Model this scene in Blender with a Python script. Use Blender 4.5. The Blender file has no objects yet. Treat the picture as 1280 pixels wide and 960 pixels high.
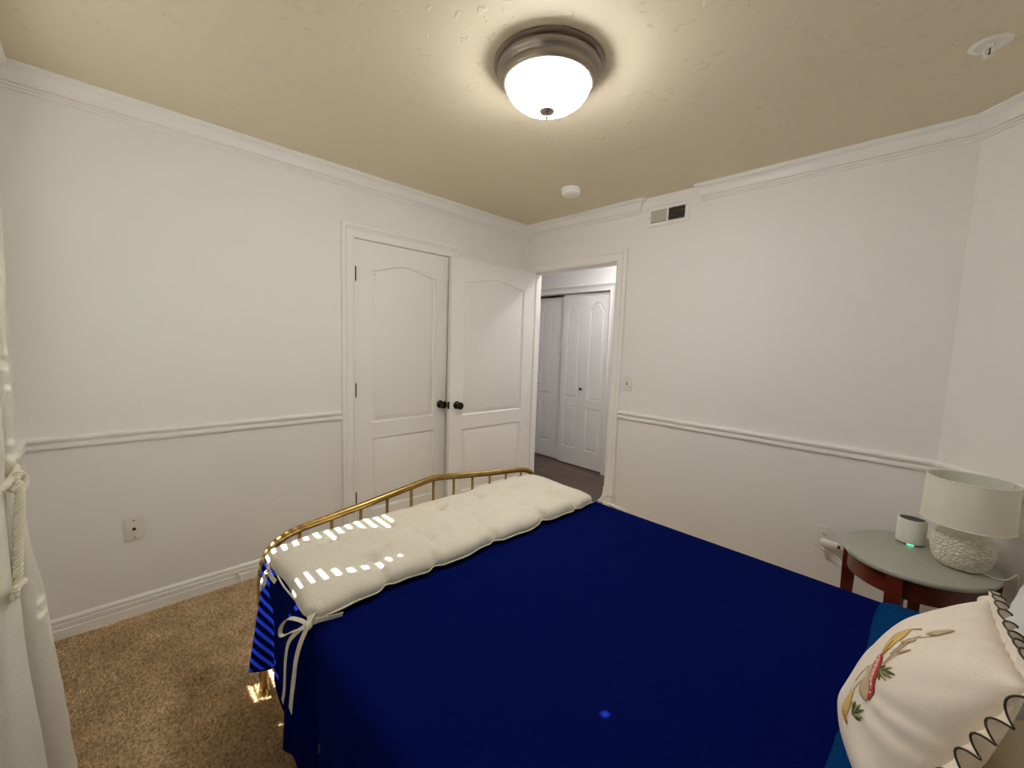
import bpy, bmesh, math, random
import numpy as np
from mathutils import Vector, Matrix
from mathutils.geometry import tessellate_polygon
from mathutils import noise as mnoise
random.seed(4); np.random.seed(4)
sc = bpy.context.scene
PI = math.pi

# ------------------------------------------------------------ camera
cam = bpy.data.cameras.new('camera'); cam_o = bpy.data.objects.new('camera', cam)
sc.collection.objects.link(cam_o); sc.camera = cam_o
cam.sensor_width = 36; cam.lens = 518.04/1280*36; cam.clip_start = .02
r_ = Vector((0.69563182, 0.71758367, 0.03420609)); u_ = Vector((-0.09410731, 0.04381754, 0.99459732)); f_ = Vector((-0.71220797, 0.69509259, -0.09801074))
m = Matrix.Identity(4)
for i in range(3):
    m[i][0] = r_[i]; m[i][1] = u_[i]; m[i][2] = -f_[i]
m[0][3], m[1][3], m[2][3] = 2.6709, -2.7339, 1.4087
cam_o.matrix_world = m

# ------------------------------------------------------------ world, sun, exposure
SUN_E = 19; LAMP_E = 33; WORLD_E = 1.3; HALL_E = 50
w = bpy.data.worlds.new('world'); sc.world = w; w.use_nodes = True
nt = w.node_tree; bg = nt.nodes['Background']
sky = nt.nodes.new('ShaderNodeTexSky'); sky.sky_type = 'HOSEK_WILKIE'; sky.turbidity = 3
SUN_DIR = Vector((.32, 1, -1.05)).normalized()
sky.sun_direction = -SUN_DIR
nt.links.new(sky.outputs[0], bg.inputs[0]); bg.inputs[1].default_value = WORLD_E
sl = bpy.data.lights.new('sun', 'SUN'); sl.energy = SUN_E; sl.angle = math.radians(.3); sl.color = (1, .97, .93)
so = bpy.data.objects.new('sun', sl); sc.collection.objects.link(so)
so.rotation_euler = SUN_DIR.to_track_quat('-Z', 'Y').to_euler(); so.location = (1.5, -6, 4)
vs = sc.view_settings; vs.view_transform = 'Standard'; vs.look = 'None'; vs.gamma = 1; vs.exposure = 0.88; vs.use_curve_mapping = False
sc.cycles.max_bounces = 16; sc.cycles.diffuse_bounces = 14; sc.cycles.sample_clamp_indirect = 6

# ------------------------------------------------------------ helpers
def mesh_obj(name, verts, faces, mat, parent=None, smooth=False, auto=None):
    me = bpy.data.meshes.new(name)
    me.from_pydata([tuple(v) for v in verts], [], faces)
    o = bpy.data.objects.new(name, me); sc.collection.objects.link(o)
    if mat: me.materials.append(mat)
    if parent: o.parent = parent
    if smooth or auto:
        for p in me.polygons: p.use_smooth = True
    bm = bmesh.new(); bm.from_mesh(me)
    bmesh.ops.recalc_face_normals(bm, faces=bm.faces)
    if auto:
        a = math.radians(auto)
        for e in bm.edges:
            if len(e.link_faces) == 2 and e.calc_face_angle(0) > a: e.smooth = False
    bm.to_mesh(me); bm.free()
    return o
class MB:
    def __init__(s): s.v = []; s.f = []
    def add(s, v, f):
        n = len(s.v); s.v += [Vector(a) for a in v]; s.f += [tuple(i+n for i in q) for q in f]; return s
    def box(s, x0, x1, y0, y1, z0, z1):
        return s.add([(x0,y0,z0),(x1,y0,z0),(x1,y1,z0),(x0,y1,z0),(x0,y0,z1),(x1,y0,z1),(x1,y1,z1),(x0,y1,z1)],
                     [(0,3,2,1),(4,5,6,7),(0,1,5,4),(1,2,6,5),(2,3,7,6),(3,0,4,7)])
    def bbox(s, x0, x1, y0, y1, z0, z1, b=.002):     # bevelled box
        bm = bmesh.new(); bmesh.ops.create_cube(bm, size=1)
        for v in bm.verts: v.co = Vector(((x0+x1)/2+v.co.x*(x1-x0), (y0+y1)/2+v.co.y*(y1-y0), (z0+z1)/2+v.co.z*(z1-z0)))
        bmesh.ops.bevel(bm, geom=bm.edges[:], offset=b, segments=2, affect='EDGES', profile=.5)
        bm.verts.index_update()
        v = [x.co.copy() for x in bm.verts]; f = [tuple(q.index for q in p.verts) for p in bm.faces]; bm.free()
        return s.add(v, f)
    def prism(s, poly, z0, z1):
        n = len(poly)
        v = [(x, y, z0) for x, y in poly] + [(x, y, z1) for x, y in poly]
        return s.add(v, [tuple(range(n))[::-1], tuple(range(n, 2*n))] + [(i, (i+1) % n, n+(i+1) % n, n+i) for i in range(n)])
    def tube(s, pts, r, seg=10, caps=True, closed=False):
        pts = [Vector(p) for p in pts]; n = len(pts)
        rr = r if hasattr(r, '__len__') else [r]*n
        up = Vector((0, 0, 1)); t0 = (pts[1]-pts[0]).normalized()
        if abs(t0.dot(up)) > .95: up = Vector((1, 0, 0))
        nrm = (up - t0*up.dot(t0)).normalized(); V = []; F = []
        for i, p in enumerate(pts):
            if closed: t = (pts[(i+1) % n]-pts[i-1]).normalized()
            elif i == 0: t = t0
            elif i == n-1: t = (pts[i]-pts[i-1]).normalized()
            else: t = (pts[i+1]-pts[i-1]).normalized()
            nrm = (nrm - t*nrm.dot(t)).normalized(); b = t.cross(nrm)
            for k in range(seg):
                a = 2*PI*k/seg; V.append(p + (nrm*math.cos(a)+b*math.sin(a))*rr[i])
        for i in range(n if closed else n-1):
            j = (i+1) % n
            for k in range(seg): F.append((i*seg+k, i*seg+(k+1) % seg, j*seg+(k+1) % seg, j*seg+k))
        if caps and not closed: F.append(tuple(range(seg))[::-1]); F.append(tuple(range((n-1)*seg, n*seg)))
        return s.add(V, F)
    def lathe(s, prof, seg=48, c=(0, 0, 0), ax=Vector((0, 0, 1)), caps=True):
        q = Vector((0, 0, 1)).rotation_difference(Vector(ax)); c = Vector(c); V = []; F = []
        for r, z in prof:
            for k in range(seg):
                a = 2*PI*k/seg; V.append(c + q @ Vector((r*math.cos(a), r*math.sin(a), z)))
        for i in range(len(prof)-1):
            for k in range(seg): F.append((i*seg+k, i*seg+(k+1) % seg, (i+1)*seg+(k+1) % seg, (i+1)*seg+k))
        if caps and prof[0][0] > 1e-6: F.append(tuple(range(seg))[::-1])
        if caps and prof[-1][0] > 1e-6: F.append(tuple(range((len(prof)-1)*seg, len(prof)*seg)))
        return s.add(V, F)
    def ribbon(s, pts, wdirs, width, th=.0012):
        n = len(pts); V = []; F = []
        for i, p in enumerate(pts):
            p = Vector(p); t = (Vector(pts[min(i+1, n-1)])-Vector(pts[max(i-1, 0)])).normalized()
            wd = Vector(wdirs[i] if isinstance(wdirs, list) else wdirs); wd = (wd-t*wd.dot(t)).normalized(); nn = t.cross(wd)
            W = width[i] if hasattr(width, '__len__') else width
            for a, b in ((-1, -1), (1, -1), (1, 1), (-1, 1)): V.append(p+wd*a*W/2+nn*b*th/2)
        for i in range(n-1):
            for k in range(4): F.append((i*4+k, i*4+(k+1) % 4, i*4+4+(k+1) % 4, i*4+4+k))
        F += [(3, 2, 1, 0), tuple(range(n*4-4, n*4))]
        return s.add(V, F)
    def xf(s, M): s.v = [M @ v for v in s.v]; return s
    def build(s, name, mat, parent=None, smooth=False, auto=None): return mesh_obj(name, s.v, s.f, mat, parent, smooth, auto)
def tag(o, label=None, cat=None, group=None, kind=None):
    if label: o['label'] = label
    if cat: o['category'] = cat
    if group: o['group'] = group
    if kind: o['kind'] = kind
    return o
def empty(name, loc, label, cat, group=None, kind=None, rot=0):
    o = bpy.data.objects.new(name, None); sc.collection.objects.link(o); o.empty_display_size = .1
    o.location = loc; o.rotation_euler = (0, 0, rot); bpy.context.view_layer.update()
    return tag(o, label, cat, group, kind)
def part(mb, name, mat, parent, world=True, **k):     # builds in world coordinates, keeps them under the parent
    o = mb.build(name, mat, parent, **k)
    if world:
        root = Matrix.Identity(4); p = parent; chain = []
        while p: chain.append(p); p = p.parent
        for c in reversed(chain): root = root @ c.matrix_basis
        o.data.transform(root.inverted())
    return o
def smooth_path(pts, n=8):
    P = [Vector(p) for p in pts]; out = []
    for i in range(len(P)-1):
        a = P[max(i-1, 0)]; b = P[i]; c = P[i+1]; d = P[min(i+2, len(P)-1)]
        for k in range(n):
            t = k/n; out.append(.5*((2*b)+(-a+c)*t+(2*a-5*b+4*c-d)*t*t+(-a+3*b-3*c+d)*t**3))
    return out+[P[-1]]

# ------------------------------------------------------------ materials
def mat(name, col, rough=.5, metal=0, spec=.5, sheen=0, noise=None, bump=None, coat=0, emis=None, coords='Object'):
    """noise=(scale, colour2, detail) ; bump=(scale, strength, distance)"""
    M = bpy.data.materials.new(name); M.use_nodes = True; t = M.node_tree; b = t.nodes['Principled BSDF']
    b.inputs['Base Color'].default_value = (*col, 1); b.inputs['Roughness'].default_value = rough; b.inputs['Metallic'].default_value = metal
    b.inputs['Specular IOR Level'].default_value = spec; b.inputs['Sheen Weight'].default_value = sheen; b.inputs['Coat Weight'].default_value = coat
    tc = t.nodes.new('ShaderNodeTexCoord')
    if noise:
        n = t.nodes.new('ShaderNodeTexNoise'); n.inputs['Scale'].default_value = noise[0]; n.inputs['Detail'].default_value = noise[2]
        r = t.nodes.new('ShaderNodeValToRGB'); r.color_ramp.elements[0].position = .35; r.color_ramp.elements[1].position = .65
        r.color_ramp.elements[0].color = (*col, 1); r.color_ramp.elements[1].color = (*noise[1], 1)
        t.links.new(tc.outputs[coords], n.inputs['Vector']); t.links.new(n.outputs[0], r.inputs[0]); t.links.new(r.outputs[0], b.inputs['Base Color'])
    if bump:
        n = t.nodes.new('ShaderNodeTexNoise'); n.inputs['Scale'].default_value = bump[0]; n.inputs['Detail'].default_value = 3
        bp = t.nodes.new('ShaderNodeBump'); bp.inputs['Strength'].default_value = bump[1]; bp.inputs['Distance'].default_value = bump[2]
        t.links.new(tc.outputs[coords], n.inputs['Vector']); t.links.new(n.outputs[0], bp.inputs['Height']); t.links.new(bp.outputs[0], b.inputs['Normal'])
    if emis:
        b.inputs['Emission Color'].default_value = (*emis[0], 1); b.inputs['Emission Strength'].default_value = emis[1]
    return M
M_wall = mat('wall_paint', (.84, .834, .818), .55, spec=.3, bump=(90, .12, .002), noise=(1.2, (.85, .845, .83), 2))
M_trim = mat('trim_paint', (.87, .862, .845), .35, spec=.4)
M_door = mat('door_paint', (.86, .853, .835), .38, spec=.4, bump=(150, .05, .0008))
M_hallwall = mat('hall_paint', (.82, .815, .81), .5)
M_halldoor = mat('hall_door_paint', (.80, .795, .79), .38)
M_bronze = mat('dark_bronze', (.035, .028, .022), .28, metal=.9)
M_black = mat('black_paint', (.012, .011, .011), .4)
M_plate = mat('plate_plastic', (.78, .76, .705), .28)
M_louvre = mat('louvre_grey', (.55, .52, .46), .4)
M_hole = mat('dark_hole', (.02, .018, .015), .6)  # near-black painted for shade inside openings, also used for dark parts
M_white = mat('white_plastic', (.84, .83, .79), .3)
M_nickel = mat('brushed_nickel', (.31, .265, .23), .36, metal=.9, bump=(200, .05, .001))
M_brass = mat('aged_brass', (.40, .26, .085), .3, metal=.95, noise=(30, (.30, .185, .06), 3))
M_navy = mat('navy_cotton', (.0012, .0042, .068), 1, spec=.02, sheen=0, noise=(240, (.0018, .0065, .084), 2), bump=(350, .25, .001))
M_teal = mat('blue_underside', (.0015, .030, .125), 1, spec=.03, noise=(160, (.003, .046, .17), 3), bump=(350, .25, .001))
M_pad = mat('cream_linen', (.62, .58, .48), .95, spec=.1, noise=(260, (.74, .70, .60), 4), bump=(400, .4, .0015))
M_pillow = mat('ivory_cotton', (.79, .71, .62), .95, spec=.1, noise=(300, (.84, .76, .67), 3), bump=(300, .15, .001))
M_wpillow = mat('white_cotton', (.80, .80, .77), .95, spec=.1, bump=(250, .15, .001))
M_bpillow = mat('beige_cotton', (.60, .54, .40), .95, spec=.1, bump=(250, .15, .001))
M_curtain = mat('linen_curtain', (.74, .725, .65), .95, spec=.1, noise=(220, (.82, .80, .73), 5), bump=(300, .35, .0015))
M_rope = mat('cotton_rope', (.74, .70, .58), .9, spec=.1, bump=(300, .3, .001))
M_cherry = mat('cherry_wood', (.15, .022, .009), .36, coat=.12, noise=(14, (.075, .011, .006), 5))
M_top = mat('grey_green_stone', (.36, .37, .31), .42, noise=(120, (.41, .42, .355), 4))
M_shade = mat('lamp_shade_linen', (.78, .76, .65), .9, spec=.1, noise=(260, (.84, .82, .71), 4), bump=(350, .3, .001))
M_shade_in = mat('lamp_shade_lining', (.70, .71, .64), .8)
M_ceramic = mat('cream_ceramic', (.72, .68, .56), .3, coat=.3)
M_speaker = mat('white_fabric', (.74, .74, .70), .8, bump=(600, .4, .001))
M_thread = mat('dark_thread', (.06, .055, .038), .8)
M_green_led = mat('green_light_ring', (.1, .8, .4), .4, emis=((.05, .9, .35), 2.2))
M_mattress = mat('mattress_ticking', (.75, .74, .7), .9)
def translucent(M, f, col):
    t = M.node_tree; b = t.nodes['Principled BSDF']; out = t.nodes['Material Output']; tr = t.nodes.new('ShaderNodeBsdfTranslucent'); tr.inputs[0].default_value = (*col, 1)
    mx = t.nodes.new('ShaderNodeMixShader'); mx.inputs[0].default_value = f
    t.links.new(b.outputs[0], mx.inputs[1]); t.links.new(tr.outputs[0], mx.inputs[2]); t.links.new(mx.outputs[0], out.inputs[0]); return M
M_slat = translucent(mat('blind_slat', (.85, .85, .82), .4), .07, (.9, .9, .86))
translucent(M_curtain, .2, (.75, .73, .66))
M_alum = mat('steel', (.6, .58, .55), .35, metal=.9)

def wood_mat(name, c1, c2, scale=(1, 14, 14)):
    M = bpy.data.materials.new(name); M.use_nodes = True; t = M.node_tree; b = t.nodes['Principled BSDF']
    tc = t.nodes.new('ShaderNodeTexCoord'); mp = t.nodes.new('ShaderNodeMapping'); mp.inputs['Scale'].default_value = scale
    n = t.nodes.new('ShaderNodeTexNoise'); n.inputs['Scale'].default_value = 3; n.inputs['Detail'].default_value = 6
    oi = t.nodes.new('ShaderNodeObjectInfo'); ad = t.nodes.new('ShaderNodeVectorMath'); ad.operation = 'ADD'
    r = t.nodes.new('ShaderNodeValToRGB'); r.color_ramp.elements[0].position = .3; r.color_ramp.elements[1].position = .7
    r.color_ramp.elements[0].color = (*c1, 1); r.color_ramp.elements[1].color = (*c2, 1)
    L = t.links.new
    L(tc.outputs['Object'], ad.inputs[0]); L(oi.outputs['Random'], ad.inputs[1]); L(ad.outputs[0], mp.inputs[0]); L(mp.outputs[0], n.inputs['Vector'])
    L(n.outputs[0], r.inputs[0]); L(r.outputs[0], b.inputs['Base Color']); b.inputs['Roughness'].default_value = .35
    return M
M_plank = wood_mat('brown_plank', (.060, .037, .024), (.125, .082, .056))

def ceiling_mat():
    M = bpy.data.materials.new('ceiling_paint'); M.use_nodes = True; t = M.node_tree; b = t.nodes['Principled BSDF']; L = t.links.new
    b.inputs['Base Color'].default_value = (.735, .655, .505, 1); b.inputs['Roughness'].default_value = .6; b.inputs['Specular IOR Level'].default_value = .3
    tc = t.nodes.new('ShaderNodeTexCoord')
    n = t.nodes.new('ShaderNodeTexNoise'); n.inputs['Scale'].default_value = 9; n.inputs['Detail'].default_value = 5; n.inputs['Distortion'].default_value = 1.2
    r = t.nodes.new('ShaderNodeValToRGB'); e = r.color_ramp.elements; e[0].position = .53; e[1].position = .57; e[0].color = (0, 0, 0, 1); e[1].color = (1, 1, 1, 1)
    n2 = t.nodes.new('ShaderNodeTexNoise'); n2.inputs['Scale'].default_value = 26; n2.inputs['Detail'].default_value = 4
    r2 = t.nodes.new('ShaderNodeValToRGB'); e = r2.color_ramp.elements; e[0].position = .58; e[1].position = .62; e[0].color = (0, 0, 0, 1); e[1].color = (1, 1, 1, 1)
    mu = t.nodes.new('ShaderNodeMath'); mu.operation = 'MULTIPLY'
    bp = t.nodes.new('ShaderNodeBump'); bp.inputs['Strength'].default_value = .55; bp.inputs['Distance'].default_value = .004
    L(tc.outputs['Object'], n.inputs['Vector']); L(tc.outputs['Object'], n2.inputs['Vector']); L(n.outputs[0], r.inputs[0]); L(n2.outputs[0], r2.inputs[0])
    L(r.outputs[0], mu.inputs[0]); L(r2.outputs[0], mu.inputs[1]); L(mu.outputs[0], bp.inputs['Height']); L(bp.outputs[0], b.inputs['Normal'])
    return M
M_ceil = ceiling_mat()

def carpet_mat():
    M = bpy.data.materials.new('carpet'); M.use_nodes = True; t = M.node_tree; b = t.nodes['Principled BSDF']; L = t.links.new
    b.inputs['Roughness'].default_value = 1; b.inputs['Specular IOR Level'].default_value = .05
    tc = t.nodes.new('ShaderNodeTexCoord')
    a = t.nodes.new('ShaderNodeTexNoise'); a.inputs['Scale'].default_value = 95; a.inputs['Detail'].default_value = 3; a.inputs['Roughness'].default_value = .7
    c = t.nodes.new('ShaderNodeTexNoise'); c.inputs['Scale'].default_value = 7; c.inputs['Detail'].default_value = 3
    r = t.nodes.new('ShaderNodeValToRGB'); e = r.color_ramp.elements; e[0].position = .32; e[0].color = (.27, .18, .095, 1); e[1].position = .62; e[1].color = (.90, .72, .49, 1)
    q = e.new(.48); q.color = (.62, .455, .275, 1)
    r2 = t.nodes.new('ShaderNodeValToRGB'); e = r2.color_ramp.elements; e[0].position = .3; e[0].color = (.78, .76, .72, 1); e[1].position = .7; e[1].color = (1.12, 1.1, 1.06, 1)
    mx = t.nodes.new('ShaderNodeMix'); mx.data_type = 'RGBA'; mx.blend_type = 'MULTIPLY'; mx.inputs[0].default_value = 1
    L(tc.outputs['Object'], a.inputs['Vector']); L(tc.outputs['Object'], c.inputs['Vector']); L(a.outputs[0], r.inputs[0]); L(c.outputs[0], r2.inputs[0])
    L(r.outputs[0], mx.inputs[6]); L(r2.outputs[0], mx.inputs[7]); L(mx.outputs[2], b.inputs['Base Color'])
    return M
M_carpet = carpet_mat()

def glass_pane_mat():
    M = bpy.data.materials.new('window_glass'); M.use_nodes = True; t = M.node_tree; t.nodes.remove(t.nodes['Principled BSDF']); out = t.nodes['Material Output']
    tr = t.nodes.new('ShaderNodeBsdfTransparent'); tr.inputs[0].default_value = (.93, .96, .95, 1); gl = t.nodes.new('ShaderNodeBsdfGlossy'); gl.inputs['Roughness'].default_value = .02
    mx = t.nodes.new('ShaderNodeMixShader'); mx.inputs[0].default_value = .06
    t.links.new(tr.outputs[0], mx.inputs[1]); t.links.new(gl.outputs[0], mx.inputs[2]); t.links.new(mx.outputs[0], out.inputs[0]); return M
M_glass = glass_pane_mat()

def lamp_glass_mat():
    M = mat('frosted_lamp_glass', (.9, .88, .82), .3); t = M.node_tree; b = t.nodes['Principled BSDF']
    tc = t.nodes.new('ShaderNodeTexCoord'); n = t.nodes.new('ShaderNodeTexNoise'); n.inputs['Scale'].default_value = 5; n.inputs['Detail'].default_value = 3; n.inputs['Distortion'].default_value = 2
    r = t.nodes.new('ShaderNodeMapRange'); r.inputs[1].default_value = .3; r.inputs[2].default_value = .5; r.inputs[3].default_value = LAMP_E*.55; r.inputs[4].default_value = LAMP_E
    t.links.new(tc.outputs['Object'], n.inputs['Vector']); t.links.new(n.outputs[0], r.inputs[0]); t.links.new(r.outputs[0], b.inputs['Emission Strength'])
    b.inputs['Emission Color'].default_value = (1, .972, .935, 1); return M
M_lampglass = lamp_glass_mat()

# ------------------------------------------------------------ room shell
H = 2.44; XC = 2.707; XE = 3.12; YD = -3.02; T = .12
def S(mb, name, m, label, cat, **k): return tag(mb.build(name, m, **k), label, cat, kind='structure')
CL0, CL1, CLT = -1.578, -.838, 2.044       # closet opening along wall_left
DW0, DW1, DWT = .085, .944, 2.036          # doorway in wall_back
WX0, WX1, WZ0, WZ1 = .46, 2.45, .62, 1.98 # window in wall_window
j = .02
S(MB().box(-T, 0, YD-T, CL0-j, 0, H).box(-T, 0, CL1+j, 0, 0, H).box(-T, 0, CL0-j, CL1+j, CLT+j, H), 'wall_left', M_wall, 'off-white wall on the left with the closed closet door', 'wall')
S(MB().box(-T, DW0-j, 0, T, 0, H).box(DW1+j, XC+.05, 0, T, 0, H).box(DW0-j, DW1+j, 0, T, DWT+j, H), 'wall_back', M_wall, 'off-white wall with the open doorway, vent and light switch', 'wall')
S(MB().prism([(XC, 0), (XE, -(XE-XC)), (XE+.12, -(XE-XC)+.05), (XC+.05, .12)], 0, H), 'wall_corner', M_wall, 'short angled wall behind the bedside table and lamp', 'wall')
S(MB().box(XE, XE+T, YD-T, -(XE-XC), 0, H), 'wall_right', M_wall, 'wall behind the head of the bed', 'wall')
S(MB().box(-T, WX0, YD-T, YD, 0, H).box(WX1, XE+T, YD-T, YD, 0, H).box(WX0, WX1, YD-T, YD, 0, WZ0).box(WX0, WX1, YD-T, YD, WZ1, H), 'wall_front', M_wall, 'window wall behind the curtain', 'wall')
S(MB().box(-T, XE+T, YD-T, T, H, H+.1), 'ceiling', M_ceil, 'tan painted ceiling with a light trowelled texture', 'ceiling')
S(MB().box(-T, XE+T, YD-T, .06, -.1, 0), 'floor', M_carpet, 'brown cut-pile carpet floor', 'floor')
# closet interior behind the shut door
S(MB().box(-.75, -T-.002, CL0-.2, CL1+.2, -.1, 0).box(-.75, -.70, CL0-.2, CL1+.2, 0, H).box(-.75, -T-.002, CL0-.25, CL0-.2, 0, H).box(-.75, -T-.002, CL1+.2, CL1+.25, 0, H).box(-.75, -T-.002, CL0-.25, CL1+.25, H, H+.05), 'wall_closet', M_wall, 'inside walls of the closet behind the shut door', 'wall')

# carpet pile
def carpet_pile():
    X0, X1, Y0, Y1 = .03, 1.95, -3.0, -2.12
    n = 150000
    x = np.random.uniform(X0, X1, n); y = np.random.uniform(Y0, Y1, n)
    x2 = np.random.uniform(.03, .95, 40000); y2 = np.random.uniform(-2.12, -1.5, 40000)
    x = np.r_[x, x2]; y = np.r_[y, y2]; n = len(x)
    h = np.random.uniform(.006, .013, n); a = np.random.uniform(0, 2*PI, n); w = np.random.uniform(.0014, .0026, n)
    field = np.sin(x*9+y*4)+np.sin(y*13-x*5); lx = .004*field + np.random.normal(0, .0035, n); ly = .003*np.cos(x*7) + np.random.normal(0, .0035, n)
    V = np.zeros((n, 4, 3)); 
    for k in range(3):
        V[:, k, 0] = x+w*np.cos(a+k*2*PI/3); V[:, k, 1] = y+w*np.sin(a+k*2*PI/3); V[:, k, 2] = 0
    V[:, 3, 0] = x+lx; V[:, 3, 1] = y+ly; V[:, 3, 2] = h
    base = (np.arange(n)*4)[:, None, None]; F = (base+np.array([[0, 1, 3], [1, 2, 3], [2, 0, 3]])[None]).reshape(-1)
    me = bpy.data.meshes.new('carpet_pile'); me.vertices.add(n*4); me.vertices.foreach_set('co', V.reshape(-1))
    me.loops.add(len(F)); me.loops.foreach_set('vertex_index', F.astype(np.int32)); me.polygons.add(n*3)
    me.polygons.foreach_set('loop_start', np.arange(0, n*9, 3, dtype=np.int32)); me.polygons.foreach_set('loop_total', np.full(n*3, 3, dtype=np.int32))
    me.update(calc_edges=True); me.materials.append(M_carpet)
    o = bpy.data.objects.new('carpet_pile', me); sc.collection.objects.link(o)
    tag(o, 'brown cut pile of the carpet between bed and left wall', 'carpet', kind='stuff')
carpet_pile()

# ---- mouldings
def moulding(p0, p1, nrm, prof, k0=0, k1=0):
    """prof: (out, z). k<0 inside mitre, k>0 external mitre with a return to the wall"""
    p0 = Vector(p0); p1 = Vector(p1); d = (p1-p0).normalized(); n = Vector(nrm).normalized(); m_ = len(prof); V = []; rings = []
    def ring(base, k, sgn, ret=False):
        i0 = len(V)
        for o, z in prof: V.append(base+d*sgn*k*o+(Vector((0, 0, 0)) if ret else n*o)+Vector((0, 0, z)))
        rings.append(i0)
    if k0 > 0: ring(p0, k0, -1, True)
    ring(p0, k0, -1); ring(p1, k1, 1)
    if k1 > 0: ring(p1, k1, 1, True)
    F = []
    for a, b in zip(rings[:-1], rings[1:]):
        for i in range(m_): F.append((a+i, a+(i+1) % m_, b+(i+1) % m_, b+i))
    if k0 <= 0: F.append(tuple(range(rings[0], rings[0]+m_)))
    if k1 <= 0: F.append(tuple(range(rings[-1], rings[-1]+m_))[::-1])
    return MB().add(V, F)
CR = [(0, H), (.052, H), (.052, H-.009), (.046, H-.012), (.045, H-.018)]
CR += [(.045-.029*math.sin(t*PI/2)**.9, H-.018-.048*(1-math.cos(t*PI/2)**1.1)) for t in (.25, .45, .65, .85, 1)]
CR += [(.018, H-.070), (.008, H-.0715), (.008, H-.0765), (.016, H-.078), (.016, H-.084), (.007, H-.086), (.007, H-.090), (.011, H-.0915), (.011, H-.0965), (0, H-.0965)]
RAIL = [(0, .934), (.006, .934), (.018, .931), (.024, .926), (.024, .918), (.016, .913), (.006, .907), (.005, .901), (.012, .896), (.017, .893), (.017, .883), (.012, .8785), (0, .877)]
BASE = [(0, 0), (.017, 0), (.017, .044), (.011, .047), (.011, .050), (.0145, .053), (.0145, .070), (.007, .073), (.007, .076), (.012, .079), (.012, .088), (.006, .096), (0, .098)]
q = XE-XC
c45 = .4142
WALLS = dict(left=((0, YD, 0), (0, 0, 0), (1, 0, 0), -1, -1), corner=((XC, 0, 0), (XE, -q, 0), (-1, -1, 0), -c45, -c45), right=((XE, -q, 0), (XE, YD, 0), (-1, 0, 0), -c45, -1), front=((XE, YD, 0), (0, YD, 0), (0, 1, 0), -1, -1))
ni = 0
def trim(mb, label, cat='moulding', name=None, mt=None, **k):
    global ni
    if not name: ni += 1; name = 'trim_%d' % ni
    return S(mb, name, mt or M_trim, label, cat, **k)
NM = {'left': 'left wall', 'corner': 'angled wall', 'right': 'wall at the head of the bed', 'front': 'window wall'}
for kx, (a, b, n_, k0, k1) in WALLS.items():
    trim(moulding(a, b, n_, CR, k0, k1), 'white crown moulding along the top of the '+NM[kx], 'crown moulding')
trim(moulding((0, 0, 0), (1.10, 0, 0), (0, -1, 0), CR, -1, 1), 'white crown moulding above the doorway, ending short of the vent', 'crown moulding')
trim(moulding((1.545, 0, 0), (XC, 0, 0), (0, -1, 0), CR, 1, -c45), 'white crown moulding on the doorway wall right of the vent', 'crown moulding')
trim(moulding((0, YD, 0), (0, CL0-.087, 0), (1, 0, 0), RAIL, -1, 0), 'white chair rail on the left wall up to the closet casing', 'chair rail')
trim(moulding((0, CL1+.087, 0), (0, -.0, 0), (1, 0, 0), RAIL, 0, -1), 'white chair rail behind the open bedroom door', 'chair rail')
trim(moulding((DW1+.087, 0, 0), (XC, 0, 0), (0, -1, 0), RAIL, 0, -c45), 'white chair rail right of the doorway', 'chair rail')
trim(moulding(*WALLS['corner'][:3], RAIL, -c45, -c45), 'white chair rail on the angled wall behind the lamp', 'chair rail')
trim(moulding(*WALLS['right'][:3], RAIL, -c45, -1), 'white chair rail behind the head of the bed', 'chair rail')
trim(moulding((.37, YD, 0), (0, YD, 0), (0, 1, 0), RAIL, 0, -1), 'white chair rail on the window wall beside the curtain', 'chair rail')
trim(moulding((0, YD, 0), (0, CL0-.087, 0), (1, 0, 0), BASE, -1, 0), 'white baseboard on the left wall with the door stop', 'baseboard', 'baseboard_left')
trim(moulding((0, CL1+.087, 0), (0, -.0, 0), (1, 0, 0), BASE, 0, -1), 'white baseboard behind the open bedroom door', 'baseboard', 'baseboard_behind_door')
trim(moulding((DW1+.087, 0, 0), (XC, 0, 0), (0, -1, 0), BASE, 0, -c45), 'white baseboard right of the doorway', 'baseboard', 'baseboard_back')
trim(moulding(*WALLS['corner'][:3], BASE, -c45, -c45), 'white baseboard on the angled wall behind the bedside table', 'baseboard', 'baseboard_corner')
trim(moulding(*WALLS['right'][:3], BASE, -c45, -1), 'white baseboard behind the head of the bed', 'baseboard', 'baseboard_right')
trim(moulding(*WALLS['front'][:3], BASE, -1, -1), 'white baseboard under the window', 'baseboard', 'baseboard_front')

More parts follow.
